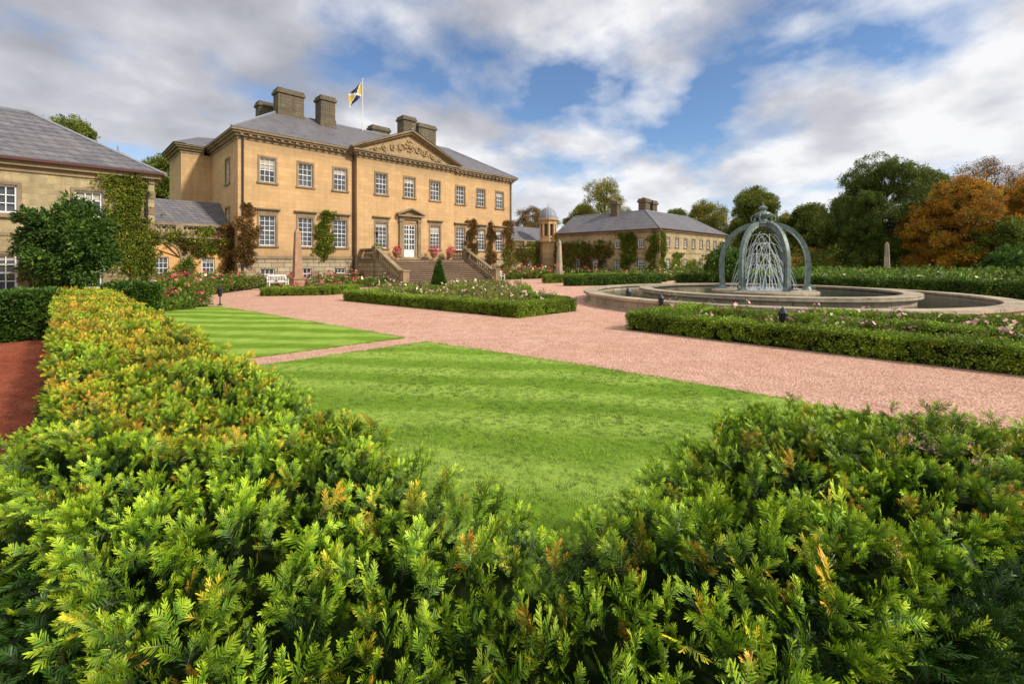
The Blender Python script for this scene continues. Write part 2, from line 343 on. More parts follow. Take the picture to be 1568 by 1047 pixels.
idx=np.where(rng.random(n)<prob,np.where(rng.random(n)<.62,rng.integers(5,7,n),rng.integers(7,9,n)),rng.integers(0,5,n))
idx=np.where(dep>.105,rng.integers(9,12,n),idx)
scl=rng.uniform(.52,.95,n)*np.where(np.hypot(x,y)>6,1.25,1.)
stray=(rng.random(n)<.02)&(dep<.05); D[stray]=np.stack([rng.normal(0,.25,n),rng.normal(0,.25,n),np.ones(n)],1)[stray]; z=z+stray*.03; scl=np.where(stray,1.2,scl)
scatter('shoots_top',np.stack([x,y,z],1),D,scl,C_yew,yh,idx)
def yewside(p,q,nrm,dens,name,zmax=HT,zmin=.05):
    L=math.hypot(q[0]-p[0],q[1]-p[1]); n=int(L*(zmax-zmin)*dens); t=rng.random(n); z=rng.uniform(zmin,zmax-.06,n)
    x=p[0]+(q[0]-p[0])*t; y=p[1]+(q[1]-p[1])*t; j=rng.uniform(-.10,.0,n)
    P=np.stack([x+nrm[0]*j,y+nrm[1]*j,z],1); D=np.stack([nrm[0]+rng.normal(0,.45,n),nrm[1]+rng.normal(0,.45,n),rng.uniform(0,.9,n)],1)
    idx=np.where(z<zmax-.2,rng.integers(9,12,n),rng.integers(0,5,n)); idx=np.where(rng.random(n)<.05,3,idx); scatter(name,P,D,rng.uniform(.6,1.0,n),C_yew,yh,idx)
for i in range(len(YP)):
    p,q=YP[i],YP[(i+1)%len(YP)]; dx,dy=q[0]-p[0],q[1]-p[1]; L=math.hypot(dx,dy); dens=300 if L<4 else 100
    yewside(p,q,(dy/L,-dx/L),dens,f'shoots_side_{i}')
# shaded lower skirts of the hedge spreading outwards at the corner
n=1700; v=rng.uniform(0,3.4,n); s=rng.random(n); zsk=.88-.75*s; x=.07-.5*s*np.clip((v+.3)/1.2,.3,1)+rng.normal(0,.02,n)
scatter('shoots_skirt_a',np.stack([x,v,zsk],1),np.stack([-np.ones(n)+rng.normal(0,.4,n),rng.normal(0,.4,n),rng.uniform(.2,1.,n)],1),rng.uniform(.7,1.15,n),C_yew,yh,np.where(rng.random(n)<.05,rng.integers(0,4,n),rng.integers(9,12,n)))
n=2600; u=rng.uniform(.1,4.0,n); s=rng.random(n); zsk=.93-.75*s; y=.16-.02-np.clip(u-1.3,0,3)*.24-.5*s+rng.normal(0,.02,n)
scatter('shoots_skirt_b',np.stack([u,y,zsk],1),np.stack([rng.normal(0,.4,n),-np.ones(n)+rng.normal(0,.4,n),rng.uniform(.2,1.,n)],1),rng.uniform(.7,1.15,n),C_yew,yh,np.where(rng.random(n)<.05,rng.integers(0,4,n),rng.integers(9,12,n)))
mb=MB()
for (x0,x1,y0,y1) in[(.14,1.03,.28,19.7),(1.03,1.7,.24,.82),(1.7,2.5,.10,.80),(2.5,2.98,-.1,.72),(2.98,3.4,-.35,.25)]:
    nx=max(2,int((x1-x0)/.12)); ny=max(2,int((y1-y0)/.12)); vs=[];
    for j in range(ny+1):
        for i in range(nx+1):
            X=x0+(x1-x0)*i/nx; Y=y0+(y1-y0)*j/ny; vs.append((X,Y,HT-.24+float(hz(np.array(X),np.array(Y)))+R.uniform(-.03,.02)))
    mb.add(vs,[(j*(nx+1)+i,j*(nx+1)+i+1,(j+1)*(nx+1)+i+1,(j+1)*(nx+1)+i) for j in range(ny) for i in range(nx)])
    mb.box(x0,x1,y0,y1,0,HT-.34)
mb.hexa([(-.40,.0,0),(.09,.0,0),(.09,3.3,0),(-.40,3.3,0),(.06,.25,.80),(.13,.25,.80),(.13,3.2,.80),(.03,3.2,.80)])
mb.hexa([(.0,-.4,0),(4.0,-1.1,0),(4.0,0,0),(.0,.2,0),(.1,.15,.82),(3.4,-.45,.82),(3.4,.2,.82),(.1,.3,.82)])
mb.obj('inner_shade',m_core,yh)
# ---------------------------------------------------------------- clipped hedges
def clipped(name,segs,w,h,c=C_box,dens=230,scale=1.,z0=0.,parent=None):
    e=parent or empty(name); mb=MB(); PP=[];DD=[]
    for (p,q) in segs:
        p=np.array(p,float);q=np.array(q,float); L=np.linalg.norm(q-p); a=(q-p)/L; nn=np.array([a[1],-a[0]]); ins=.06*scale
        c0=[p+nn*(w/2-ins)+a*ins,q+nn*(w/2-ins)-a*ins,q-nn*(w/2-ins)-a*ins,p-nn*(w/2-ins)+a*ins]
        mb.hexa([(*c_,z0) for c_ in c0]+[(*c_,z0+h-ins) for c_ in c0])
        k=int(L*w*dens); s=rng.random(k)*L; u=rng.uniform(-.5,.5,k)*w
        PP.append(np.stack([p[0]+a[0]*s+nn[0]*u,p[1]+a[1]*s+nn[1]*u,z0+h-.03*scale+rng.normal(0,.022,k)*scale+.02*np.sin(s*3)],1)); DD.append(np.stack([rng.normal(0,.4,k),rng.normal(0,.4,k),np.ones(k)],1))
        for sg in(-1,1):
            k=int(L*h*dens*.8); s=rng.random(k)*L; zz=.03+rng.random(k)*h*.94
            o=sg*(w/2-.03*scale+rng.normal(0,.018,k)*scale)
            PP.append(np.stack([p[0]+a[0]*s+nn[0]*o,p[1]+a[1]*s+nn[1]*o,z0+zz],1)); DD.append(np.stack([nn[0]*sg+rng.normal(0,.4,k),nn[1]*sg+rng.normal(0,.4,k),rng.uniform(0,.6,k)],1))
        for (c_,sg) in((p,-1),(q,1)):
            k=int(w*h*dens); u=rng.uniform(-.5,.5,k)*w; zz=rng.random(k)*h*.97
            PP.append(np.stack([c_[0]+nn[0]*u-a[0]*sg*.03,c_[1]+nn[1]*u-a[1]*sg*.03,z0+zz],1)); DD.append(np.stack([a[0]*sg+rng.normal(0,.4,k),a[1]*sg+rng.normal(0,.4,k),rng.uniform(0,.6,k)],1))
    P=np.concatenate(PP);D=np.concatenate(DD); mb.obj('inner_shade',m_core,e); scatter('leaves',P,D,rng.uniform(.7,1.25,len(P))*scale,c,e); return e
C_dark=clset('dark_hedge_leaves',30,.1,.07,[(.035,.085,.01),(.085,.17,.02),(.16,.25,.035)],3)
clipped('clipped_hedge',[((-13,16.4),(-.05,16.4)),((1.1,19.3),(2.35,19.3))],1.1,1.1,C_dtop,170,1.1)
clipped('box_hedge',[((11.5,6.7),(11.75,-8)),((11.9,6.35),(15.2,6.35)),((13.9,5.6),(14.2,-8)),((12.1,2.2),(13.6,2.2)),((12.1,-2.),(13.8,-2.)),((15.6,3.2),(16.6,-.2)),((16.6,-.2),(19,-2.6))],.62,.46)
clipped('box_hedge',[((11.2,10.6),(10.1,21.3)),((11.5,10.85),(14.0,10.85)),((14,11.2),(15.4,14.5)),((15.4,14.5),(19,18.)),((10.4,21),(19,21.3))],.6,.46)
clipped('box_hedge',[((8.1,27.3),(11,25.6)),((11,25.6),(13.2,27)),((8.1,27.3),(10,29)),((13.2,27),(12.,29))],.55,.42)
clipped('box_hedge',[((34.5,16),(34,-24))],1.0,.8,C_dark,80,1.5)
clipped('box_hedge',[((28,22),(35,18)),((33,24),(40,20))],.7,.6,C_dark,90,1.4)
clipped('box_hedge',[((30,26),(40,24))],.7,.7,C_box,90,1.6)
m_soil=plain('soil',(.07,.045,.03),.95,.1,0,.4,5)
def bed(name,poly,parts,hh=.5):
    e=empty(name); xs=[p[0] for p in poly]; ys=[p[1] for p in poly]; A=(max(xs)-min(xs))*(max(ys)-min(ys))
    mb=MB(); mb.poly([(p[0],p[1],.016) for p in poly]); mb.obj('soil',m_soil,e)
    for ci,(c,dn,sc,zlo,zhi) in enumerate(parts):
        n=int(A*dn); x=rng.uniform(min(xs),max(xs),n); y=rng.uniform(min(ys),max(ys),n); k=inpoly(x,y,poly); x,y=x[k],y[k]; n=len(x)
        bush=.55+.45*np.sin(x*3.3+1)*np.sin(y*2.9); z=rng.uniform(zlo,zhi,n)*(.35+.65*bush)
        scatter(f'plants_{ci}',np.stack([x,y,z],1),np.stack([rng.normal(0,.5,n),rng.normal(0,.5,n),np.ones(n)],1),rng.uniform(.6,1.2,n)*sc,c,e)
    return e
bed('rose_bed',[(12,6),(15,6),(15.3,2.5),(16.5,-1),(19,-4),(19,-8),(12,-8)],[(C_rose,26,1.,.05,.62),(C_pink,2.6,.9,.45,.9),(C_white,1.0,.8,.4,.7)])
bed('rose_bed',[(11.5,11),(14,11.2),(15.5,14.8),(19,18.3),(19,21),(10.5,21)],[(C_rose,26,1.,.05,.78),(C_pink,1.4,.8,.45,.9),(C_white,2.,.8,.4,.9)])
bed('flower_bed',[(8.3,27.3),(11,26),(12.9,27.1),(12,29),(10,29)],[(C_rose,22,1.,.05,.6),(C_mixf,4,.9,.4,.8)])
bed('flower_bed',[(2.7,24),(4.2,24),(6,30),(9.5,34.5),(9.2,37),(3,37)],[(C_shrub,16,1.2,.05,1.25),(C_mixf,2.2,1.3,.7,1.35),(C_white,1.5,1.2,.7,1.2),(C_rose,8,1.4,.2,1.2)])
bed('flower_bed',[(2.4,20),(4.6,22.4),(4.3,25),(2.6,25)],[(C_shrub,26,.9,.05,.6),(C_mixf,3,.9,.4,.75)])
bed('flower_bed',[(9.3,35.2),(18.4,35.2),(18.4,37),(9.3,37)],[(C_shrub,20,1.1,.05,1.0),(C_mixf,4.5,1.3,.6,1.3),(C_white,3,1.2,.6,1.2)])
bed('flower_bed',[(14,31.5),(18.2,31.5),(18.2,34),(14,34)],[(C_shrub,16,1.1,.05,.8),(C_mixf,2.5,1.3,.5,1.),(C_white,3,1.2,.5,1.)])
bed('flower_bed',[(28.6,33.5),(43.6,33.5),(43.6,37.2),(28.6,37)],[(C_shrub,18,1.3,.05,1.4),(C_mixf,4,1.4,.6,1.6),(C_white,2.5,1.3,.6,1.5)])
bed('flower_bed',[(40.5,20.5),(43.7,20.5),(43.7,34),(41,34)],[(C_shrub,16,1.4,.05,1.2),(C_rose,10,1.3,.1,1.3),(C_white,2,1.3,.6,1.4),(C_mixf,1.5,1.4,.6,1.4)])
bed('flower_bed',[(44,20.3),(62,20.3),(62,22.3),(44,22.3)],[(C_shrub,18,1.5,.05,1.3),(C_white,2.5,1.5,.6,1.5)])
bed('flower_bed',[(14,22.),(24,22.),(25,27.5),(13.6,27.5)],[(C_rose,18,1.1,.05,.6),(C_white,1.6,1.,.4,.7)])
bed('shrub_border',[(36,-26),(60,-26),(62,16),(38,14)],[(C_shrub,6,2.3,.1,1.25),(C_rose,4,2.2,.2,1.2),(C_white,.5,1.8,.6,1.2)])
# ---------------------------------------------------------------- building tools
class Frame:
    def __init__(s,o,a,n): s.o=Vector(o); s.a=Vector(a); s.n=Vector(n)
    def P(s,u,z,d=0.): return s.o+s.a*u+Vector((0,0,z))-s.n*d
    def box(s,mb,u0,u1,z0,z1,d0,d1,mi=0):
        mb.hexa([s.P(u0,z0,d0),s.P(u1,z0,d0),s.P(u1,z0,d1),s.P(u0,z0,d1),s.P(u0,z1,d0),s.P(u1,z1,d0),s.P(u1,z1,d1),s.P(u0,z1,d1)],mi)
    def wall(s,mb,W,z0,z1,ops,rev=.22,u0=0.):
        us=sorted({u0,W}|{x for o in ops for x in(o[0],o[1])}); zs=sorted({z0,z1}|{x for o in ops for x in(o[2],o[3])})
        for i in range(len(us)-1):
            for j in range(len(zs)-1):
                a,b,c,d=us[i],us[i+1],zs[j],zs[j+1]; cu,cz=(a+b)/2,(c+d)/2
                if any(o[0]<cu<o[1] and o[2]<cz<o[3] for o in ops): continue
                mb.poly([s.P(a,c),s.P(b,c),s.P(b,d),s.P(a,d)])
        for (a,b,c,d) in [o[:4] for o in ops]:
            for (p,q) in(((a,c),(a,d)),((a,d),(b,d)),((b,d),(b,c)),((b,c),(a,c))):
                mb.poly([s.P(*p),s.P(*q),s.P(*q,rev),s.P(*p,rev)])
class Bld:
    def __init__(s,name): s.e=empty(name); s.p={}
    def __getitem__(s,k): return s.p.setdefault(k,MB())
    def done(s,mats):
        for k,mb in s.p.items(): mb.obj(k,mats.get(k) or mats['*'],s.e)
def window(B,F,a,b,c,d,nx=3,nz=4,rev=.22,arch=.14,sill=True,bar=.035):
    g=B['glass']; w=B['window_frames']; t=B['stone_trim']
    g.poly([F.P(a,c,rev-.02),F.P(b,c,rev-.02),F.P(b,d,rev-.02),F.P(a,d,rev-.02)])
    if R.random()<.6:
        hgt=R.uniform(.1,.45)*(d-c); F.box(B['blinds'],a+.05,b-.05,d-hgt,d,rev-.032,rev-.024)
    fr=.07; d0,d1=rev-.11,rev-.035
    F.box(w,a,a+fr,c,d,d0,d1);F.box(w,b-fr,b,c,d,d0,d1);F.box(w,a+fr,b-fr,d-fr,d,d0,d1);F.box(w,a+fr,b-fr,c,c+fr,d0,d1)
    for i in range(1,nx):
        u=a+fr+(b-a-2*fr)*i/nx; F.box(w,u-bar/2,u+bar/2,c+fr,d-fr,d0+.02,d1)
    for j in range(1,nz):
        z=c+fr+(d-c-2*fr)*j/nz; h=bar*(1.8 if j*2==nz else 1); F.box(w,a+fr,b-fr,z-h/2,z+h/2,d0+.012,d1+.004)
    if arch:
        F.box(t,a-arch,a,c,d+arch,-.05,.02);F.box(t,b,b+arch,c,d+arch,-.05,.02);F.box(t,a,b,d,d+arch,-.05,.02)
        if sill: F.box(t,a-arch-.06,b+arch+.06,c-.14,c,-.12,.03)
MATS={'walls':m_wall,'basement':m_base,'stone_trim':m_trim,'glass':m_gl,'window_frames':m_white,'roof':m_slate,'ridge_lead':m_lead,'chimneys':m_chim,'chimney_pots':m_pot,'tympanum_carving':m_ped,'steps':m_step,'step_risers':m_riser,'downpipes':m_iron,'arch_panels':m_terr,'*':m_trim,'dome':m_lead,'door':m_white,'blinds':plain('blind_cloth',(.45,.42,.35),.8)}
# ---------------------------------------------------------------- main house
H=Bld('country_house'); X0,X1=CX-14.1,CX+14.1; FV=37.5; CH=10.85
offs=[-12.1,-9.3,-6.45,-2.9,0,2.9,6.45,9.3,12.1]
Fm=Frame((0,FV,0),(1,0,0),(0,-1,0)); Fc=Frame((0,FV-.5,0),(1,0,0),(0,-1,0))
def ops_for(lst,skip=False):
    o=[]
    for q in lst:
        u=CX+q; o.append((u-.55,u+.55,7.9,9.75))
        if q!=0: o.append((u-.58,u+.58,3.1,5.4))
    return o
for (F,a,b,lst) in((Fm,X0,CX-5.2,offs[:3]),(Fc,CX-5.2,CX+5.2,offs[3:6]),(Fm,CX+5.2,X1,offs[6:])):
    o=ops_for(lst)
    if F is Fc: o.append((CX-.62,CX+.62,2.1,5.3))
    F.wall(H['walls'],b,2.25,CH,o,u0=a)
    bo=[(CX+q-.5,CX+q+.5,.5,1.35) for q in lst]
    F.wall(H['basement'],b,0,2.25,bo,u0=a)
    for q in bo: window(H,F,*q,nx=3,nz=2,arch=0)
    for q in o:
        if q[2]==2.1: continue
        tall=q[2]<4; window(H,F,*q,nx=3,nz=6 if tall else 4)
        if tall:
            F.box(H['stone_trim'],q[0]-.14,q[1]+.14,q[3]+.14,q[3]+.34,-.06,.0); F.box(H['stone_trim'],q[0]-.3,q[1]+.3,q[3]+.42,q[3]+.52,-.26,.0); F.box(H['stone_trim'],q[0]-.24,q[1]+.24,q[3]+.34,q[3]+.42,-.16,.0)
    F.box(H['stone_trim'],a-.0,b+.0,2.1,2.32,-.09,.0)
for sx in(CX-5.2,CX+5.2):
    H['walls'].poly([(sx,FV-.5,0),(sx,FV,0),(sx,FV,CH),(sx,FV-.5,CH)])
Fl=Frame((X0,50,0),(0,-1,0),(-1,0,0)); so=[(2.2,3.3,7.9,9.75),(2.2,3.3,3.1,5.4),(9.2,10.3,7.9,9.75),(9.2,10.3,4.9,5.4+.6)]
Fl.wall(H['walls'],12.5,0,CH,so)
for q in so: window(H,Fl,*q,nz=4)
H['walls'].poly([(X1,FV,0),(X1,50,0),(X1,50,CH),(X1,FV,CH)]); H['walls'].poly([(X0,50,0),(X1,50,0),(X1,50,CH),(X0,50,CH)])
T=H['stone_trim']
z=CH
for h,p in((.22,.05),(.18,.2),(.14,.38),(.14,.5)):
    T.box(X0-p,CX-5.2-p,FV-p,FV+.3,z,z+h); T.box(CX+5.2+p,X1+p,FV-p,FV+.3,z,z+h)
    T.box(CX-5.2-p,CX+5.2+p,FV-.5-p,FV+.3,z,z+h)
    T.box(X0-p,X0+.3,FV+.3,50+p,z,z+h); T.box(X1-.3,X1+p,FV+.3,50+p,z,z+h)
    z+=h
EZ=z+.01
for i in range(int((X1-X0)/.55)):
    u=X0+.1+i*.55; v=FV-.5 if abs(u-CX)<5.3 else FV
    T.box(u,u+.2,v-.33,v-.19,CH+.23,CH+.39)
ex=5.75; pz=EZ+2.45; fy=FV-.5
H['tympanum_carving'].poly([(CX-ex+.3,fy-.02,EZ),(CX+ex-.3,fy-.02,EZ),(CX,fy-.02,pz-.15)])
for sg in(-1,1):
    for (th,pr,off) in((.16,.55,0),(.18,.36,-.17),(.12,.2,-.31)):
        lo=[(CX+sg*ex*(1+.02),EZ+.02+off*0),(CX,pz+off)]
        y0,y1=fy-pr,fy
        p=[(lo[0][0]+(-sg*.45 if off else 0)*(-off*4),y0,EZ+.02),(lo[1][0],y0,pz+off-th+.16),(lo[1][0],y1,pz+off-th+.16),(lo[0][0]+(-sg*.45 if off else 0)*(-off*4),y1,EZ+.02)]
        T.hexa(p+[(q[0],q[1],q[2]+th) for q in p])
tc=H['tympanum_carving']
def blob(c,r,n=7):
    tc.lathe((c[0],fy-.04,c[1]),[(0.001,-r),(r*.7,-r*.7),(r,0),(r*.7,r*.7),(.001,r)],n)
for i in range(9): blob((CX+.35*math.cos(i*.7),EZ+1.15+.5*math.sin(i*.7)),.15)
blob((CX,EZ+1.15),.32,10)
for sg in(-1,1):
    for k in range(4):
        cx=CX+sg*(.9+k*.85); cz=EZ+.85-.16*k; rr=.42-.07*k
        pts=[(cx+rr*(1-t/12)*math.cos(t*.75+k),fy-.1,cz+rr*(1-t/12)*math.sin(t*.75+k)) for t in range(11)]
        tc.tube(pts,[.065]*11,5); 
        for j in range(9): 
            a=R.random()*6.28; q=(cx+R.uniform(-.4,.4),cz+R.uniform(-.3,.3)); tc.limb((q[0],fy-.05,q[1]),(q[0]+.22*math.cos(a),fy-.12,q[1]+.22*math.sin(a)),.05,.02,5)
rf=H['roof']; e=.52; ex0,ex1,ey0,ey1=X0-e,X1+e,FV-e,50+e; ry=43.7; rx0,rx1=13.9,32.9; rz=15.3
rf.poly([(ex0,ey0,EZ),(ex1,ey0,EZ),(rx1,ry,rz),(rx0,ry,rz)]); rf.poly([(ex0,ey1,EZ),(ex0,ey0,EZ),(rx0,ry,rz)]); rf.poly([(ex1,ey0,EZ),(ex1,ey1,EZ),(rx1,ry,rz)]); rf.poly([(ex1,ey1,EZ),(ex0,ey1,EZ),(rx0,ry,rz),(rx1,ry,rz)])
yb=ey0+(pz+.1-EZ)/(rz-EZ)*(ry-ey0)
rf.poly([(CX-ex-.15,fy-.6,EZ+.1),(CX,fy-.6,pz+.22),(CX,yb+.3,pz+.22),(CX-ex-.15,ey0,EZ+.1)]); rf.poly([(CX+ex+.15,fy-.6,EZ+.1),(CX+ex+.15,ey0,EZ+.1),(CX,yb+.3,pz+.22),(CX,fy-.6,pz+.22)])
ld=H['ridge_lead']
for p,q in(((ex0,ey0,EZ),(rx0,ry,rz)),((ex1,ey0,EZ),(rx1,ry,rz)),((rx0,ry,rz),(rx1,ry,rz)),((ex0,ey1,EZ),(rx0,ry,rz)),((CX,fy-.6,pz+.22),(CX,yb,pz+.22))): ld.limb(p,q,.1,.1,6)
def chimney(B,x,y,w,d,z0,z1,pots=3,k='chimneys'):
    c=B[k]; c.box(x-w/2,x+w/2,y-d/2,y+d/2,z0,z1-.45); c.box(x-w/2-.12,x+w/2+.12,y-d/2-.12,y+d/2+.12,z1-.45,z1-.22); c.box(x-w/2-.03,x+w/2+.03,y-d/2-.03,y+d/2+.03,z1-.22,z1)
    c.box(x-w/2-.06,x+w/2+.06,y-d/2-.06,y+d/2+.06,z0,z0+(z1-z0)*.35)
    for s_ in(-.25,.25): c.box(x+w*s_-w*.16,x+w*s_+w*.16,y-d/2-.03,y+d/2+.03,z0+(z1-z0)*.45,z1-.62)
    for i in range(pots): B['chimney_pots'].limb((x-w/2+w*(i+.5)/pots,y,z1),(x-w/2+w*(i+.5)/pots,y,z1+.16),.13,.11,8)
for a in((14.9,43.6,2.2,1.3,14,17.3),(17.9,42.8,1.35,1.3,14,17.3),(13.7,46.2,1.3,1.1,13,16.6),(26.7,42.8,1.5,1.3,14,17.4),(29.5,43.6,2.3,1.3,14,17.3),(24.3,44.4,2.,1.,14.6,16.2)): chimney(H,*a)
for u in(CX-5.35,CX+5.35,X0+.3,X1-.3): H['downpipes'].limb((u,FV-.12,.1),(u,FV-.12,CH+.2),.06,.06,6)
w=H['door']; Fd=Fc
Fd.box(w,CX-.62,CX+.62,2.1,2.95,.1,.18); H['glass'].poly([Fd.P(CX-.62,2.9,.17),Fd.P(CX+.62,2.9,.17),Fd.P(CX+.62,5.3,.17),Fd.P(CX-.62,5.3,.17)])
for u in(-.62,-.07,.54): Fd.box(w,CX+u,CX+u+.09,2.95,5.3,.06,.14)
for zz in(2.95,3.45,3.95,4.4,4.85,5.2): Fd.box(w,CX-.53,CX+.54,zz,zz+.07,.065,.145)
for u in(-.33,.24): Fd.box(w,CX+u,CX+u+.04,3.0,5.2,.07,.15)
for sg in(-1,1):
    a,b=(CX-1.15,CX-.85) if sg<0 else (CX+.85,CX+1.15); Fd.box(T,a,b,2.32,5.6,-.2,0)
    Fd.box(T,a-.06,b+.06,5.6,5.8,-.28,0)
    p=[(CX+sg*1.45,FV-.5-.5,6.2),(CX,FV-.5-.5,6.75),(CX,FV-.5,6.75),(CX+sg*1.45,FV-.5,6.2)]; T.hexa(p+[(q[0],q[1],q[2]+.14) for q in p])
T.poly([(CX-1.4,FV-.6,6.2),(CX+1.4,FV-.6,6.2),(CX,FV-.6,6.78)])
Fd.box(T,CX-.85,CX-.62,2.32,5.45,-.06,0);Fd.box(T,CX+.62,CX+.85,2.32,5.45,-.06,0);Fd.box(T,CX-1.15,CX+1.15,5.8,6.05,-.18,0);Fd.box(T,CX-1.4,CX+1.4,6.05,6.2,-.45,0);Fd.box(T,CX-.85,CX+.85,5.45,5.6,-.05,0)
S=H['steps']; PT=2.05; a,b=CX-4.6,CX+4.6; yt=34.3
H['basement'].box(CX-5.1,CX+5.1,yt,FV-.52,0,PT-.1); S.box(CX-5.2,CX+5.2,yt-.05,FV-.6,PT-.1,PT)
nst=12; rs=PT/(nst+1)
for i in range(nst):
    z1=PT-(i+1)*rs; y0=yt-(i+1)*.33
    S.box(a,b,y0-.04,y0+.33,z1-.055,z1); H['step_risers'].box(a+.002,b-.002,y0,y0+.33,0,z1-.056)
def balusters(mb,p,q,h,n,r=.07):
    for i in range(n):
        t=(i+.5)/n; c=[p[k]+(q[k]-p[k])*t for k in range(3)]
        mb.lathe(c,[(r*.9,0),(r*.9,h*.08),(r*.5,h*.14),(r*1.1,h*.38),(r*.5,h*.75),(r*.9,h*.86),(r*.9,h)],8)
def beam(mb,p,q,w,h):
    p=Vector(p);q=Vector(q); d=(q-p); s=Vector((d.y,-d.x,0)).normalized()*w/2; v=[p-s,p+s,q+s,q-s]; mb.hexa(v+[x+Vector((0,0,h)) for x in v])
B_=H['stair_balustrade']
for sg in(-1,1):
    x=CX+sg*4.75; yb_=yt-nst*.33
    H['basement'].hexa([(x-.22,yb_,0),(x+.22,yb_,0),(x+.22,yt,0),(x-.22,yt,0),(x-.22,yb_,.15),(x+.22,yb_,.15),(x+.22,yt,PT+.1),(x-.22,yt,PT+.1)])
    beam(B_,(x,yb_,.16),(x,yt,PT+.11),.46,.12); balusters(B_,(x,yb_+.2,.35),(x,yt-.1,PT+.2),.6,13); beam(B_,(x,yb_,.93),(x,yt,PT+.86),.4,.14)
    for (yy,zb) in((yb_-.15,0),(yt+.1,PT-.2)):
        B_.box(x-.27,x+.27,yy-.25,yy+.25,zb,zb+1.15 if zb==0 else PT+.98); top=zb+1.15 if zb==0 else PT+.98; B_.box(x-.33,x+.33,yy-.31,yy+.31,top,top+.1)
    balusters(B_,(x,yt+.4,PT+.1),(x,FV-.9,PT+.1),.7,8); B_.box(x-.2,x+.2,yt+.36,FV-.55,PT+.8,PT+.94); B_.box(x-.2,x+.2,yt+.36,FV-.55,PT+.002,PT+.1)
    H['lamps'].limb((x,yt+.1,PT+1.08),(x,yt+.1,PT+1.9),.03,.025,6); H['lamps'].lathe((x,yt+.1,PT+1.9),[(.05,0),(.14,.3),(.16,.32),(.02,.48)],6)
H['walls'].box(7.2,X0-.01,45.6,51,0,CH); z=CH
for h,p in((.22,.05),(.18,.2),(.14,.38),(.14,.5)): T.box(7.2-p,X0-.52,45.6-p,51+p,z,z+h); z+=h
rf.poly([(6.6,45,EZ),(X0+2,45,EZ),(X0+2,48,EZ+1.6),(8.8,48,EZ+1.3)]); rf.poly([(6.6,52,EZ),(6.6,45,EZ),(8.8,48,EZ+1.3)])
MATS['lamps']=m_iron; MATS['stair_balustrade']=m_trim
H.done(MATS)
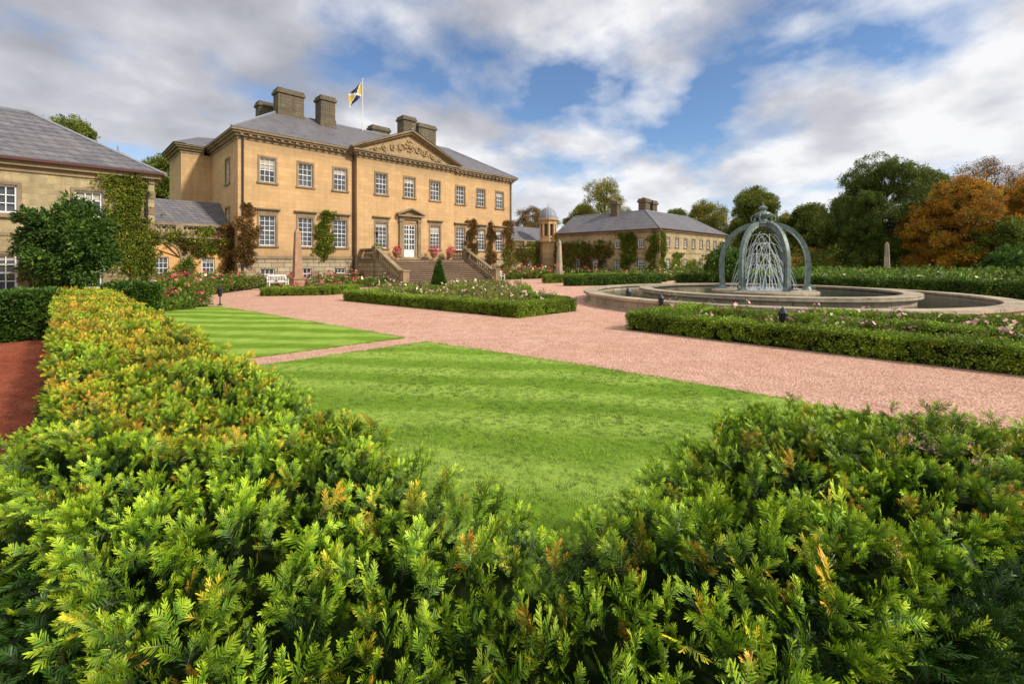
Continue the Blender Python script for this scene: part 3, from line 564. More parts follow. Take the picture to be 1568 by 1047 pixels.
# ---------------------------------------------------------------- pavilions and links (mirrored about the house axis)
def pavilion(side):
    B=Bld('pavilion_building'); f=(lambda u:u) if side<0 else (lambda u:2*CX-u); s=1 if side<0 else -1
    U1,U0=2.7,-15.3; EV=5.2
    F=Frame((f(U0),22.5,0),(s,0,0),(0,-1,0)); ops=[]
    for i in range(8):
        u=U1-1.88-2.12*i-U0; ops+= [(u-.37,u+.37,.9,2.15),(u-.37,u+.37,3.5,4.45)]
    F.wall(B['walls'],18,0,EV,ops,.16)
    for q in ops: window(B,F,*q,nx=3,nz=4 if q[2]<2 else 3,rev=.16,arch=.1,bar=.03)
    G=Frame((f(U1),36,0),(0,-1,0),(s,0,0)); ops=[]
    for v in(24.6,27.5,30.4,32.9): 
        u=36-v; ops+=[(u-.37,u+.37,.9,2.15)]
        if v<28: ops+=[(u-.37,u+.37,3.4,4.35)]
    G.wall(B['walls'],13.5,0,EV,ops,.16)
    for q in ops: window(B,G,*q,nx=3,nz=4 if q[2]<2 else 3,rev=.16,arch=.1,bar=.03)
    for (p,q) in(((U0,22.5),(U0,29.5)),((U0,29.5),(U1-7,29.5)),((U1-7,29.5),(U1-7,36)),((U1-7,36),(U1,36))):
        B['walls'].poly([(f(p[0]),p[1],0),(f(q[0]),q[1],0),(f(q[0]),q[1],EV),(f(p[0]),p[1],EV)])
    for Fx,W in((F,18),(G,13.5)):
        Fx.box(B['stone_trim'],-.0,W+.0,EV-.28,EV-.1,-.06,0); Fx.box(B['stone_trim'],-.18,W+.18,EV-.1,EV+.06,-.2,-.0); Fx.box(B['stone_trim'],0,W,2.75,2.87,-.03,0)
        Fx.box(B['gutter'],-.3,W+.3,EV+.06,EV+.15,-.34,-.2)
    for i in range(8):
        z=.0+i*.62; F.box(B['quoins'],18-(.5 if i%2 else .32),18.03,z,z+.3,-.03,0); 
    e=.33; z0=EV+.08; Z=7.75; g=B['roof']; PR=lambda *pts: g.poly([(f(a),b,c) for a,b,c in pts])
    PR((U0-e,22.5-e,z0),(U1+e,22.5-e,z0),(U1-3.5,26,Z),(U0+3.5,26,Z)); PR((U1+e,22.5-e,z0),(U1+e,36.3,z0),(U1-3.5,36.3,Z),(U1-3.5,26,Z))
    PR((U0-e,22.5-e,z0),(U0-e,29.8,z0),(U0+3.5,26,Z)); PR((U0-e,29.8,z0),(U1-7-e,29.8,z0),(U1-3.5,26,Z),(U0+3.5,26,Z)); PR((U1-7-e,29.8,z0),(U1-7-e,36.3,z0),(U1-3.5,36.3,Z),(U1-3.5,26,Z))
    l=B['ridge_lead']
    for p,q in(((U1+e,22.5-e,z0),(U1-3.5,26,Z)),((U0-e,22.5-e,z0),(U0+3.5,26,Z)),((U0+3.5,26,Z),(U1-3.5,26,Z)),((U1-3.5,26,Z),(U1-3.5,36,Z))): l.limb((f(p[0]),p[1],p[2]),(f(q[0]),q[1],q[2]),.07,.07,6)
    if side>0:
        chimney(B,f(U1-5),27,1.1,.9,6.8,9.3,2); chimney(B,f(U1-6.8),27,1.1,.9,6.8,9.2,2); chimney(B,f(U1-3.3),29.8,.9,.9,7,9.1,2)
    else:
        chimney(B,f(U1-6.4),26,.9,.9,6.8,9.3,2); 
    B['downpipes'].limb((f(U1-.25),22.4,.1),(f(U1-.25),22.4,EV),.045,.045,6)
    M_=dict(MATS); M_['walls']=m_pav; M_['gutter']=plain('gutter_paint',(.10,.035,.03),.5); M_['quoins']=m_trim; B.done(M_)
    t=Bld('cupola_turret'); c=(f(2.7),37.6,0)
    t['walls'].lathe(c,[(1.05,0),(1.05,4.3),(1.3,4.35),(1.3,4.6),(1.0,4.65),(1.0,5.1)],8); 
    for i in range(8):
        a=math.pi/4*i; t['walls'].limb((c[0]+.92*math.cos(a),c[1]+.92*math.sin(a),5.1),(c[0]+.92*math.cos(a),c[1]+.92*math.sin(a),7.0),.17,.17,6)
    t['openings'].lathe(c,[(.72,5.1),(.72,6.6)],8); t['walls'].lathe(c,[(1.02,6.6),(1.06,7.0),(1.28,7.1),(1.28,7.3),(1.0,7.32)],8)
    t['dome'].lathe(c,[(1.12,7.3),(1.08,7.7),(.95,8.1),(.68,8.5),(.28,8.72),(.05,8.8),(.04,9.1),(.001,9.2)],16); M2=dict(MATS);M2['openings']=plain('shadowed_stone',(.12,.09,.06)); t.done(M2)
    K=Bld('link_building'); F=Frame((f(2.7),38.6,0),(s,0,0),(0,-1,0)); W=6.6
    ops=[(1.9,2.7,.7,2.2),(4.6,5.4,.7,2.2)]
    F.wall(K['walls'],W,0,3.5,ops,.2)
    for q in ops: window(K,F,*q,nx=3,nz=4,rev=.2,arch=0,bar=.03)
    for cu in(2.3,5.0):
        K_=K['arch_panels']; r=1.05
        for i in range(12):
            a0=math.pi*i/12;a1=math.pi*(i+1)/12
            p=[F.P(cu+r_*math.cos(a_),2.15+r_*math.sin(a_),-.08) for r_,a_ in((r,a0),(r+.2,a0),(r+.2,a1),(r,a1))]; q=[x+F.n*(-.08) for x in p]; K['stone_trim'].hexa(p+q)
            K_.poly([F.P(cu,2.203,-.004),F.P(cu+r*math.cos(a0),2.203+r*math.sin(a0)*.95,-.004),F.P(cu+r*math.cos(a1),2.203+r*math.sin(a1)*.95,-.004)])
        for sg in(-1,1): a_,b_=sorted((cu+sg*r,cu+sg*(r+.2))); F.box(K['stone_trim'],a_,b_,0,2.14,-.08,0)
        for (a_,b_,c_,d_) in((cu-r,cu-.4,0,2.2),(cu+.4,cu+r,0,2.2),(cu-.4,cu+.4,0,.7)): K_.poly([F.P(a_,c_,-.004),F.P(b_,c_,-.004),F.P(b_,d_,-.004),F.P(a_,d_,-.004)])
    F.box(K['stone_trim'],0,W,3.5,3.66,-.22,.5); F.box(K['stone_trim'],0,W,3.36,3.5,-.1,0)
    F.box(K['stone_trim'],0,W,3.66,3.78,-.1,.2); F.box(K['stone_trim'],0,W,4.4,4.55,-.12,.22)
    for u in(.2,3.3,6.4): F.box(K['stone_trim'],u-.22,u+.22,3.78,4.4,-.14,.24)
    for (a_,b_) in((.5,3.),(3.6,6.1)): balusters(K['stone_trim'],F.P(a_,3.78,.05),F.P(b_,3.78,.05),.62,9,.09)
    y0=39.6; K['walls'].poly([(f(-2),y0,3),(f(X0),y0,3),(f(X0),y0,4.4),(f(-2),y0,4.4)])
    K['roof'].poly([(f(-2),y0-.2,4.35),(f(X0),y0-.2,4.35),(f(X0),y0+3,6.6),(f(-2),y0+3,6.6)]); K['roof'].poly([(f(-2),y0+6,4.35),(f(X0),y0+6,4.35),(f(X0),y0+3,6.6),(f(-2),y0+3,6.6)])
    K.done({**MATS,'walls':m_pav})
    return F
FLK=pavilion(-1); FRK=pavilion(1)
# ---------------------------------------------------------------- climbing plants
def ivy(name,F,s0,s1,z0,z1,c,n=500,holes=(),blobs=14,sc=1.,base=True):
    P=[];D=[]
    bl=[(R.uniform(s0,s1),z0+(z1-z0)*R.random()**1.1,R.uniform(.15,.32)*min(s1-s0,z1-z0)+.1) for _ in range(blobs)]
    if base: bl+= [((s0+s1)/2+R.gauss(0,.12)*(s1-s0),z0+(z1-z0)*i/7,.12*(s1-s0)+.12) for i in range(8)]
    while len(P)<n:
        b=R.choice(bl); u=R.gauss(b[0],b[2]*.55); z=R.gauss(b[1],b[2]*.6)
        if z<.02 or z>z1+.25 or any(h[0]<u<h[1] and h[2]<z<h[3] for h in holes): continue
        P.append(F.P(u,z,-R.uniform(.05,.22))); D.append(F.n+Vector((R.gauss(0,.4),R.gauss(0,.4),R.uniform(-.3,.5))))
    e=empty(name); scatter('leaves',[tuple(p) for p in P],[tuple(d) for d in D],rng.uniform(.55,1.1,n)*sc,c,e)
    mb=MB()
    for b in bl[:10]:
        a=F.P((s0+s1)/2,max(0,z0-.5),-.04); m=F.P((b[0]+(s0+s1)/2)/2+R.uniform(-.1,.1),(b[1]+z0)/2,-.05); mb.tube([a,m,F.P(b[0],b[1],-.06)],[.03,.02,.01],5)
    mb.obj('stems',m_bark,e)
ivy('ivy',Fm,15.0,16.2,2.4,5.8,C_ivy,600)
ivy('creeper',Fm,9.3,10.5,1.9,6.0,C_ivyred,460,blobs=20)
ivy('creeper',Fm,30.8,31.9,2.0,6.2,C_ivyred,520,blobs=20); ivy('creeper',Fm,33.5,34.7,2.0,6.0,C_ivyred,520,blobs=20); ivy('creeper',Fm,36.2,37.4,1.5,6.3,C_ivyred,520,blobs=20)
ivy('ivy',Fm,36.0,37.2,.6,3.3,C_ivy,260)
FP=Frame((0,22.5,0),(1,0,0),(0,-1,0)); ivy('ivy',FP,1.4,2.65,1.5,5.0,C_ivy,1300,((.35,1.25,.8,4.6),),sc=.6,blobs=34)
ivy('ivy',FP,-1.,0.,1.,3.4,C_ivy,150,sc=.6)
ivy('creeper',FLK,5.9,6.6,1.,4.4,C_ivyred,300); ivy('ivy',FLK,2.2,6.6,2.6,4.1,C_ivy,420,blobs=14,base=False); ivy('creeper',FLK,.6,6.,2.7,3.8,C_ivyred,240,blobs=10,base=False); ivy('ivy',FLK,3.2,4.1,.1,1.9,C_shrub,150)
ivy('ivy',FRK,0.5,6.6,1.9,3.9,C_ivy,600,blobs=16,base=False); ivy('creeper',FRK,.6,6.,1.4,3.8,C_ivyred,300,blobs=10,base=False)
FG=Frame((2*CX-2.7,0,0),(0,1,0),(-1,0,0)); hl=((24.1,25.1,.8,4.5),(27,28,.8,4.5),(29.9,30.9,.8,2.3),(32.4,33.4,.8,2.3))
ivy('ivy',FG,25.2,27.6,1.5,4.9,C_ivy,800,hl); ivy('ivy',FG,22.6,23.7,.8,5.0,C_ivy,420,hl); ivy('creeper',FG,28.5,36,1.2,3.8,C_ivyred,700,hl,20,1,False); ivy('ivy',FG,28.5,36,1.2,4.1,C_ivy,800,hl,18,1,False)
FQ=Frame((0,22.5,0),(1,0,0),(0,-1,0)); ivy('ivy',FQ,44.2,45.2,1,4.9,C_ivy,350); ivy('ivy',FQ,50,54,.2,1.8,C_ivy,300); ivy('ivy',FQ,46.5,49,.2,2.6,C_ivy,260)
# ---------------------------------------------------------------- flagpole and flag
fp=empty('flagpole'); px_,py_=22.,43.5
mb=MB(); mb.limb((px_,py_,14.5),(px_,py_,20.3),.055,.035,8); mb.lathe((px_,py_,20.3),[(.02,0),(.09,.06),(.09,.12),(.01,.2)],8); mb.obj('pole',m_white,fp)
mb=MB(); nx,nz=16,12; vs=[]
for j in range(nz+1):
    for i in range(nx+1):
        a=i/nx;b=j/nz; vs.append((px_-a*1.35-.06,py_+.18*math.sin(a*8+b*2),20.15-b*1.4-a*1.45-.15*a*a))
for j in range(nz):
    for i in range(nx):
        a=(i+.5)/nx;b=(j+.5)/nz; d=min(abs(a-b),abs(1-a-b)); mi=2 if d<.06 else (0 if (a-b)*(1-a-b)>0 else 1)
        k=j*(nx+1)+i; mb.add([vs[k],vs[k+1],vs[k+nx+2],vs[k+nx+1]],[(0,1,2,3)],mi)
mb.obj('flag',[plain('flag_navy',(.015,.02,.07)),plain('flag_gold',(.6,.40,.03)),plain('flag_white',(.7,.7,.66))],fp)
# ---------------------------------------------------------------- fountain
ft=Bld('fountain'); fc=(23.2,6.7,0)
ft['outer_rim'].lathe(fc,[(8.25,0),(8.25,.08),(8.1,.1),(8.1,.36),(8.25,.4),(8.25,.5),(7.6,.5),(7.6,.42),(7.7,.38),(7.7,.02)],96)
ft['inner_rim'].lathe(fc,[(5.5,.0),(5.5,.1),(5.35,.14),(5.35,.46),(5.55,.5),(5.55,.64),(4.95,.64),(4.95,.56),(5.05,.5),(5.05,.1)],96)
ft['pool_water'].lathe(fc,[(7.72,.26),(5.3,.26)],96); ft['inner_water'].lathe(fc,[(5.08,.5),(.001,.5)],96)
ft['plinth'].lathe(fc,[(2.2,.3),(2.2,.56),(2.05,.62),(1.4,.62),(1.4,.53)],48)
RB=1.72
def rib_pts(ca,sa):
    pts=[]
    for t in range(29):
        th=t/28
        if th<.25: z=.62+th/.25*1.15; r=RB+.05*math.sin(th/.25*math.pi/2)
        else:
            q=(th-.25)/.75*math.pi/2; r=.2+(RB-.15)*max(0,math.cos(q))**.9; z=1.77+1.85*math.sin(q)
        pts.append(Vector((fc[0]+ca*r,fc[1]+sa*r,z)))
    return pts
nr=6
for i in range(nr):
    a=2*math.pi*i/nr+.83; ca,sa=math.cos(a),math.sin(a); pts=rib_pts(ca,sa)
    for t in range(28):
        p,q=pts[t],pts[t+1]; w0=.09-.03*t/28; s_=Vector((-sa,ca,0))*w0; d=(q-p).normalized(); nn=Vector((-sa,ca,0)).cross(d)*.10
        ft['ribs'].hexa([p-s_-nn,p+s_-nn,p+s_+nn,p-s_+nn,q-s_-nn,q+s_-nn,q+s_+nn,q-s_+nn])
        for e_ in(-1,1): ft['ribs'].limb(p+s_*e_*1.1-nn*1.1,q+s_*e_*1.1-nn*1.1,.026,.026,5)
    b=pts[0]; ft['ribs'].lathe((b.x,b.y,.5),[(.3,0),(.3,.08),(.22,.14),(.17,.2),(.13,.3)],10)
    ft['ribs'].tube([Vector((fc[0]+ca*(RB+.32*math.sin(k*.5)),fc[1]+sa*(RB+.32*math.sin(k*.5)),.66+.1*k-.02*k*k)) for k in range(7)],[.08,.07,.06,.05,.045,.04,.03],6)
for (rr,zz,th) in((.5,3.52,.035),(.28,3.64,.05)):
    cp_=[Vector((fc[0]+rr*math.cos(k*.2618),fc[1]+rr*math.sin(k*.2618),zz)) for k in range(25)]; ft['ribs'].tube(cp_,[th]*25,6)
ft['finial'].lathe((fc[0],fc[1],3.5),[(.1,0),(.38,.05),(.46,.15),(.38,.24),(.15,.3),(.13,.38),(.3,.46),(.36,.56),(.3,.66),(.15,.72),(.1,.78),(.18,.83),(.19,.9),(.1,.97),(.03,1.0),(.02,1.12),(.001,1.14)],16)
for k in range(6):
    a=k*1.047; ft['finial'].tube([Vector((fc[0]+math.cos(a)*r_,fc[1]+math.sin(a)*r_,z_)) for r_,z_ in((.3,3.7),(.5,3.78),(.52,3.95),(.36,4.1))],[.035,.035,.03,.02],5)
ft['nozzles'].lathe((fc[0],fc[1],.5),[(.3,0),(.3,.1),(.12,.16),(.08,.5),(.14,.55),(.001,.6)],12)
for i in range(28): # crossing jets thrown inward from the ring of nozzles
    a=2*math.pi*i/28; p0=Vector((fc[0]+1.4*math.cos(a),fc[1]+1.4*math.sin(a),.6)); k_=(2.6,1.7,2.2,1.2)[i%4]; an=a+(.45 if i%2 else -.45); p1=Vector((fc[0]-1.0*math.cos(an),fc[1]-1.0*math.sin(an),.55)); pts=[]
    for t in range(17):
        q=t/16; pts.append(p0.lerp(p1,q)+Vector((0,0,k_*4*q*(1-q))))
    ft['water_jets'].tube(pts,[.006+.006*t/16 for t in range(17)],4)
for i in range(420):
    a=R.random()*6.28; r=abs(R.gauss(.8,.4)); ft['water_jets'].limb((fc[0]+r*math.cos(a),fc[1]+r*math.sin(a),.5),(fc[0]+r*math.cos(a),fc[1]+r*math.sin(a),.5+R.uniform(.04,.4)*max(.2,1-r*.6)),.03,.005,4)
ft.done({'outer_rim':m_rim,'inner_rim':m_rim,'plinth':m_rim,'pool_water':m_water,'inner_water':m_water,'ribs':m_bronze,'finial':m_bronze,'nozzles':m_bronze,'water_jets':m_jet,'*':m_rim})
# ---------------------------------------------------------------- obelisks, lanterns, benches, urns, topiary
def obelisk(x,y,h,m):
    mb=MB(); mb.box(x-.42,x+.42,y-.42,y+.42,0,.25); mb.box(x-.33,x+.33,y-.33,y+.33,.25,.8); mb.box(x-.39,x+.39,y-.39,y+.39,.8,.9)
    a,b=.24,.15; mb.hexa([(x-a,y-a,.9),(x+a,y-a,.9),(x+a,y+a,.9),(x-a,y+a,.9),(x-b,y-b,h-.3),(x+b,y-b,h-.3),(x+b,y+b,h-.3),(x-b,y+b,h-.3)])
    mb.add([(x-b,y-b,h-.3),(x+b,y-b,h-.3),(x+b,y+b,h-.3),(x-b,y+b,h-.3),(x,y,h)],[(0,1,4),(1,2,4),(2,3,4),(3,0,4)]); mb.obj('stone_obelisk',m)
obelisk(10.7,29.8,4.05,m_ob); obelisk(36.6,29.7,4.2,m_rim); obelisk(58,5.6,3.9,m_rim)
def lantern(x,y,h=.62,z=0):
    mb=MB(); mb.lathe((x,y,z),[(.09,0),(.09,.04),(.025,.08),(.02,h*.45),(.06,h*.5),(.075,h*.52),(.105,h*.86),(.125,h*.88),(.035,h*1.05),(.001,h*1.12)],8); 
    mb.obj('garden_lantern',m_iron)
lantern(5.0,22.9,.8); lantern(16.2,9.6,.8); lantern(13.6,20.5,.8); lantern(15,7.6,.7); lantern(12.6,3.2,.72); lantern(21.5,-3.2,.8)
def bench(x,y,w=1.5):
    mb=MB()
    for i in range(4): mb.box(x-w/2,x+w/2,y-.45+i*.12,y-.36+i*.12,.44,.47)
    for sx in(-w/2+.04,w/2-.04):
        mb.box(x+sx-.03,x+sx+.03,y-.45,y-.39,0,.66); mb.box(x+sx-.03,x+sx+.03,y+.02,y+.08,0,.95); mb.box(x+sx-.035,x+sx+.035,y-.45,y+.05,.62,.67)
    mb.box(x-w/2,x+w/2,y+.02,y+.07,.88,.97); mb.box(x-w/2,x+w/2,y+.025,y+.065,.5,.55)
    for i in range(12): u=x-w/2+.08+i*(w-.16)/11; mb.box(u-.015,u+.015,y+.03,y+.06,.55,.88)
    mb.obj('garden_bench',m_white)
bench(10.9,34.2,1.3); bench(31,33.1,1.3)
def urn(x,y,z):
    e=empty('planted_urn'); mb=MB(); mb.lathe((x,y,z),[(.22,0),(.22,.08),(.08,.14),(.1,.2),(.3,.35),(.36,.6),(.42,.64),(.4,.7),(.3,.66)],14); mb.obj('urn',m_pot,e,True)
    n=60; d=rng.normal(0,1,(n,3)); d/=np.linalg.norm(d,axis=1)[:,None]; scatter('plants',np.array([x,y,z+.95])+d*rng.uniform(.1,.42,(n,1)),d,rng.uniform(.6,1,n),C_mixf if R.random()<.6 else C_shrub,e)
for u in(-3.9,-2,2,3.9): urn(CX+u,35.9,PT)
def balltree(name,x,y,zc,r,rz,n,c,sc,trunk=.09):
    e=empty(name); mb=MB(); mb.tube([(x,y,0),(x+.03,y,zc*.5),(x,y,zc)],[trunk,trunk*.85,trunk*.6],8)
    for i in range(14):
        a=i*2.4; el=R.uniform(-.5,1.2); mb.limb((x,y,zc-.3),(x+math.cos(a)*r*.75*math.cos(el),y+math.sin(a)*r*.75*math.cos(el),zc+rz*.75*math.sin(el)),.03,.008,5)
    mb.obj('trunk',m_bark,e); d=rng.normal(0,1,(n,3)); d/=np.linalg.norm(d,axis=1)[:,None]
    bump=1+.13*np.sin(d[:,0]*6+1)*np.sin(d[:,1]*5)+.12*np.sin(d[:,2]*8+d[:,0]*4); q=rng.random(n)**.35*bump
    P=np.array([x,y,zc])+d*q[:,None]*np.array([r,r,rz]); scatter('leaves',P,d+rng.normal(0,.3,(n,3)),rng.uniform(.6,1.2,n)*sc,c,e)
balltree('topiary_bay_tree',.25,19.9,2.4,1.12,1.3,760,C_dtop,1.6,.07)
balltree('round_bush',58,-2.6,1.5,1.5,1.5,500,C_dark,2.8); balltree('round_bush',34.5,12.5,1.4,1.4,1.5,500,C_dark,2.6)
def cone(name,x,y,r,h,n):
    e=empty(name); mb=MB(); mb.lathe((x,y,0),[(.05,0),(.05,.15),(r*.85,.16),(r*.5,h*.5),(.02,h*.95)],12); mb.obj('inner_shade',m_core,e)
    t=1-np.sqrt(rng.random(n)); a=rng.random(n)*6.28; rr=r*(1-t)**.9; P=np.stack([x+rr*np.cos(a),y+rr*np.sin(a),.1+t*(h-.1)],1)
    scatter('leaves',P,np.stack([np.cos(a),np.sin(a),np.full(n,.6)],1),rng.uniform(.7,1.1,n),C_dtop,e)
cone('conical_yew',16.7,23.1,.48,2.05,700)
# ---------------------------------------------------------------- trees
def tree(name,x,y,h,r,c,n=2600,lobes=16,zb=.28,sc=1.,seed=0,gap=.62):
    r_=random.Random(seed); e=empty(name); mb=MB(); tr=.024*h
    mid=Vector((x+r_.uniform(-.3,.3),y,h*.45)); mb.tube([(x,y,-.1),(x,y,h*.12),tuple(mid),(x,y,h*.8)],[tr*1.4,tr,tr*.7,tr*.2],8)
    L=[]
    for i in range(lobes):
        zz=(i+.5)/lobes; hz_=h*zb+(h*(1-zb))*zz*.9; env=math.sin(math.pi*min(1,(.18+.82*zz)))**.55 if zz>.35 else .75+.25*zz/.35
        a=i*2.4+r_.uniform(-.4,.4); d=r*env*r_.uniform(.35,.85); lr=r*r_.uniform(.2,.4); c_=Vector((x+d*math.cos(a),y+d*math.sin(a),hz_)); L.append((c_,lr))
        s=Vector((x,y,h*(.18+.45*zz))); m=s.lerp(c_,.55)+Vector((0,0,-.04*h)); mb.tube([s,m,c_],[tr*.45,tr*.28,tr*.08],5)
        for k in range(3): mb.limb(c_,c_+Vector((r_.gauss(0,1),r_.gauss(0,1),r_.gauss(.4,1))).normalized()*lr*.9,tr*.1,.02,4)
    mb.obj('trunk_and_limbs',m_bark,e)
    P=[];D=[]
    for (c_,lr) in L:
        k=n//lobes; d=rng.normal(0,1,(k,3)); d/=np.linalg.norm(d,axis=1)[:,None]; d[:,2]=np.where(d[:,2]<-.35,-d[:,2]*.4,d[:,2]); q=gap+(1-gap)*rng.random(k)**.6+np.abs(rng.normal(0,.14,k))
        P.append(np.array(c_)+d*(q*lr)[:,None]*np.array([1,1,.82])); D.append(d+rng.normal(0,.3,(k,3)))
    scatter('crown',np.concatenate(P),np.concatenate(D),rng.uniform(.6,1.2,sum(len(p) for p in P))*sc,c,e)
def polar(px,d): # bearing table used to lay out the park trees: lateral ratio t -> site coordinates
    t=(px-784)/697; return d*(1+t)/math.sqrt(2),d*(1-t)/math.sqrt(2)
TR=[('beech_tree',1350,62,16.,6.5,C_tdark,3600,28,1.),('beech_tree',1305,70,12.5,4.6,C_tgreen,2200,18,1.05),('maple_tree',1480,54,11.8,5.4,C_tor,3000,30,.85),('maple_tree',1585,52,11.8,4.6,C_tor,2200,22,.85),('maple_tree',1425,57,8.6,3.6,C_tor,1500,16,.85),('beech_tree',1535,50,6.4,3.,C_tgreen,1100,14,.85),
('oak_tree',1505,74,19.,6.8,C_tbr,2000,26,1.0),('oak_tree',1600,70,19,6.8,C_tbr,2000,24,1.0),('oak_tree',1420,74,17.5,5.5,C_tgreen,2200,20,1.05),
('lime_tree',1240,85,12.4,4.8,C_tgreen,2000,16,1.1),('lime_tree',1285,90,12.5,4.4,C_tyel,1600,14,1.1),('lime_tree',1205,95,12,4.4,C_tyel,1500,14,1.1),
('lime_tree',1155,88,16.2,5.6,C_tgreen,2200,22,1.1),('lime_tree',1080,98,14.6,6,C_tyel,2000,18,1.2),('lime_tree',1035,110,14.5,5.5,C_tgreen,2000,14,1.2),
('ash_tree',925,92,18.3,6.6,C_tyel,1900,24,1.05),('ash_tree',890,98,14.5,5,C_tyel,1600,14,1.1),('beech_tree',905,84,10.,4.5,C_tdark,1800,14,1.1),
('ash_tree',812,95,13.6,4.8,C_tbr,1300,16,1.),('ash_tree',832,105,14,4.8,C_tyel,1400,14,1.1),
('oak_tree',262,62,16.4,4.8,C_tgreen,2200,20,1.1),('oak_tree',108,66,23.2,6,C_tgreen,2400,20,1.1),('oak_tree',205,75,18.,5,C_tgreen,2000,14,1.2)]
for i,(nm,px,d,h,r,c,n,lb,sc) in enumerate(TR):
    x,y=polar(px,d); tree(nm,x,y,h,r,c,n,lb,.1 if d<75 and px>1000 else .25,sc,i+11)
e=empty('distant_woodland')
for ci,(c,n) in enumerate(((C_tgreen,3600),(C_tdark,2600),(C_tyel,1600))):
    a=rng.uniform(-1.1,1.05,n); d=rng.uniform(118,150,n); hh=(8+3*np.sin(a*17)+2*np.sin(a*41+ci)); t=np.tan(a*.9); X=d*(1+t)/1.414; Y=d*(1-t)/1.414
    scatter(f'belt_{ci}',np.stack([X,Y,rng.random(n)*hh],1),np.stack([rng.normal(0,1,n)-.5,rng.normal(0,1,n)-.5,np.ones(n)*.7],1),rng.uniform(1.8,3.2,n),c,e)
e=empty('park_undergrowth')
for ci,(c,n) in enumerate(((C_tgreen,1400),(C_tdark,900),(C_tor,350),(C_tyel,400))):
    px=rng.uniform(1195,1620,n); d=rng.uniform(62,80,n); t=(px-784)/697; hh=2.8+1.2*np.sin(px*.05+ci)
    scatter(f'shrubs_{ci}',np.stack([d*(1+t)/1.414,d*(1-t)/1.414,rng.random(n)*hh],1),np.stack([rng.normal(0,1,n)-.5,rng.normal(0,1,n)-.5,np.ones(n)*.7],1),rng.uniform(.9,1.7,n),c,e)
# ---------------------------------------------------------------- world, sun, camera
w=bpy.data.worlds.new("World"); scene.world=w; w.use_nodes=True; nt=w.node_tree; nt.nodes.clear()
def WN(t,**k):
    n=nt.nodes.new(t)
    for a,b in k.items(): setattr(n,a,b)
    return n
LK=nt.links.new
SUN=Vector((.26,-.76,.60)).normalized(); el=math.asin(SUN.z); az=math.atan2(SUN.x,SUN.y)
sky=WN('ShaderNodeTexSky',sky_type='NISHITA'); sky.sun_disc=False; sky.sun_elevation=el; sky.sun_rotation=az; sky.dust_density=.2; sky.ozone_density=5.
b1=WN('ShaderNodeBackground'); b1.inputs[1].default_value=.15; LK(sky.outputs[0],b1.inputs[0])
tc_=WN('ShaderNodeTexCoord'); sp=WN('ShaderNodeSeparateXYZ'); LK(tc_.outputs['Generated'],sp.inputs[0])
def WM(op,a,b=0.):
    n=WN('ShaderNodeMath',operation=op)
    for v,i in((a,0),(b,1)):
        if hasattr(v,'links'): LK(v,n.inputs[i])
        else: n.inputs[i].default_value=v
    return n.outputs[0]
zz=WM('ADD',WM('MAXIMUM',sp.outputs[2],0.),.30); cb=WN('ShaderNodeCombineXYZ'); LK(WM('DIVIDE',sp.outputs[0],zz),cb.inputs[0]); LK(WM('DIVIDE',sp.outputs[1],zz),cb.inputs[1])
def WNoise(scale,det,ro,off,dist=.0):
    mp=WN('ShaderNodeMapping'); mp.inputs['Location'].default_value=off; LK(cb.outputs[0],mp.inputs[0]); n=WN('ShaderNodeTexNoise'); n.inputs['Scale'].default_value=scale; n.inputs['Detail'].default_value=det; n.inputs['Roughness'].default_value=ro; n.inputs['Distortion'].default_value=dist; LK(mp.outputs[0],n.inputs[0]); return n.outputs['Fac']
def WR(fac,stops):
    r=WN('ShaderNodeValToRGB'); e=r.color_ramp.elements
    while len(e)<len(stops): e.new(.5)
    for i,(p,c) in enumerate(stops): e[i].position=p; e[i].color=(*c,1)
    LK(fac,r.inputs[0]); return r.outputs[0]
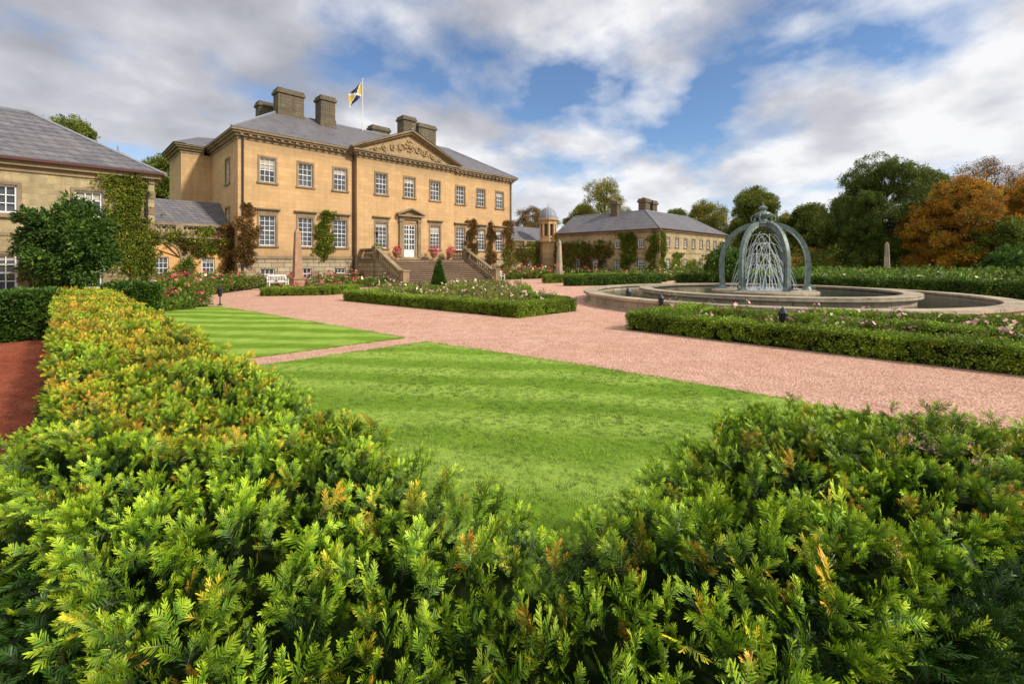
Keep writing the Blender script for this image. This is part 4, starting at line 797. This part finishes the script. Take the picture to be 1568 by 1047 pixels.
def WD(c,r0,r1,v0,v1): # value falling off with distance from a point on the cloud layer
    n=WN('ShaderNodeVectorMath',operation='DISTANCE'); LK(cb.outputs[0],n.inputs[0]); n.inputs[1].default_value=c
    m=WN('ShaderNodeMapRange',interpolation_type='SMOOTHSTEP'); m.inputs[1].default_value=r0; m.inputs[2].default_value=r1; m.inputs[3].default_value=v0; m.inputs[4].default_value=v1; LK(n.outputs['Value'],m.inputs[0]); return m.outputs[0]
n1=WNoise(2.3,8,.52,(3.1,1.7,0),.08)
n1b=WM('ADD',n1,WD((1.22,.76,0),.1,.95,-.075,.11))
cov=WR(n1b,[(.40,(0,0,0)),(.58,(1,1,1))])
n2=WM('ADD',WNoise(2.5,6,.5,(7.3,2.2,0),.05),WD((.15,1.4,0),.2,1.2,-.11,.05))
cc=WR(n2,[(.28,(.40,.41,.46)),(.46,(.60,.61,.67)),(.62,(.95,.95,.965))])
hzf=WN('ShaderNodeMapRange'); hzf.inputs[1].default_value=.03; hzf.inputs[2].default_value=.24; hzf.inputs[3].default_value=.75; hzf.inputs[4].default_value=0; LK(sp.outputs[2],hzf.inputs[0])
mc=WN('ShaderNodeMix',data_type='RGBA'); LK(WM('MULTIPLY',hzf.outputs[0],.9),mc.inputs[0]); LK(cc,mc.inputs[6]); mc.inputs[7].default_value=(.92,.94,.97,1)
cov2=WM('MAXIMUM',cov,hzf.outputs[0])
b2=WN('ShaderNodeBackground'); b2.inputs[1].default_value=1.0; LK(mc.outputs[2],b2.inputs[0])
mx=WN('ShaderNodeMixShader'); LK(cov2,mx.inputs[0]); LK(b1.outputs[0],mx.inputs[1]); LK(b2.outputs[0],mx.inputs[2])
ow=WN('ShaderNodeOutputWorld'); LK(mx.outputs[0],ow.inputs[0])
sl=bpy.data.lights.new('sun','SUN'); sl.energy=4.0; sl.angle=math.radians(5); sl.color=(1,.93,.82)
so_=link(bpy.data.objects.new('sun',sl)); so_.rotation_euler=(-SUN).to_track_quat('-Z','Y').to_euler(); so_.location=(0,-20,40)
cam=bpy.data.cameras.new('camera'); cam.lens=16; cam.sensor_width=36; cam.shift_y=-.0785; cam.clip_start=.03; cam.clip_end=4000
co=link(bpy.data.objects.new('camera',cam)); co.location=(0,0,EYE); co.rotation_euler=(math.radians(90),0,math.radians(-45)); scene.camera=co
scene.view_settings.view_transform='Standard'; scene.view_settings.look='None'; scene.view_settings.exposure=0
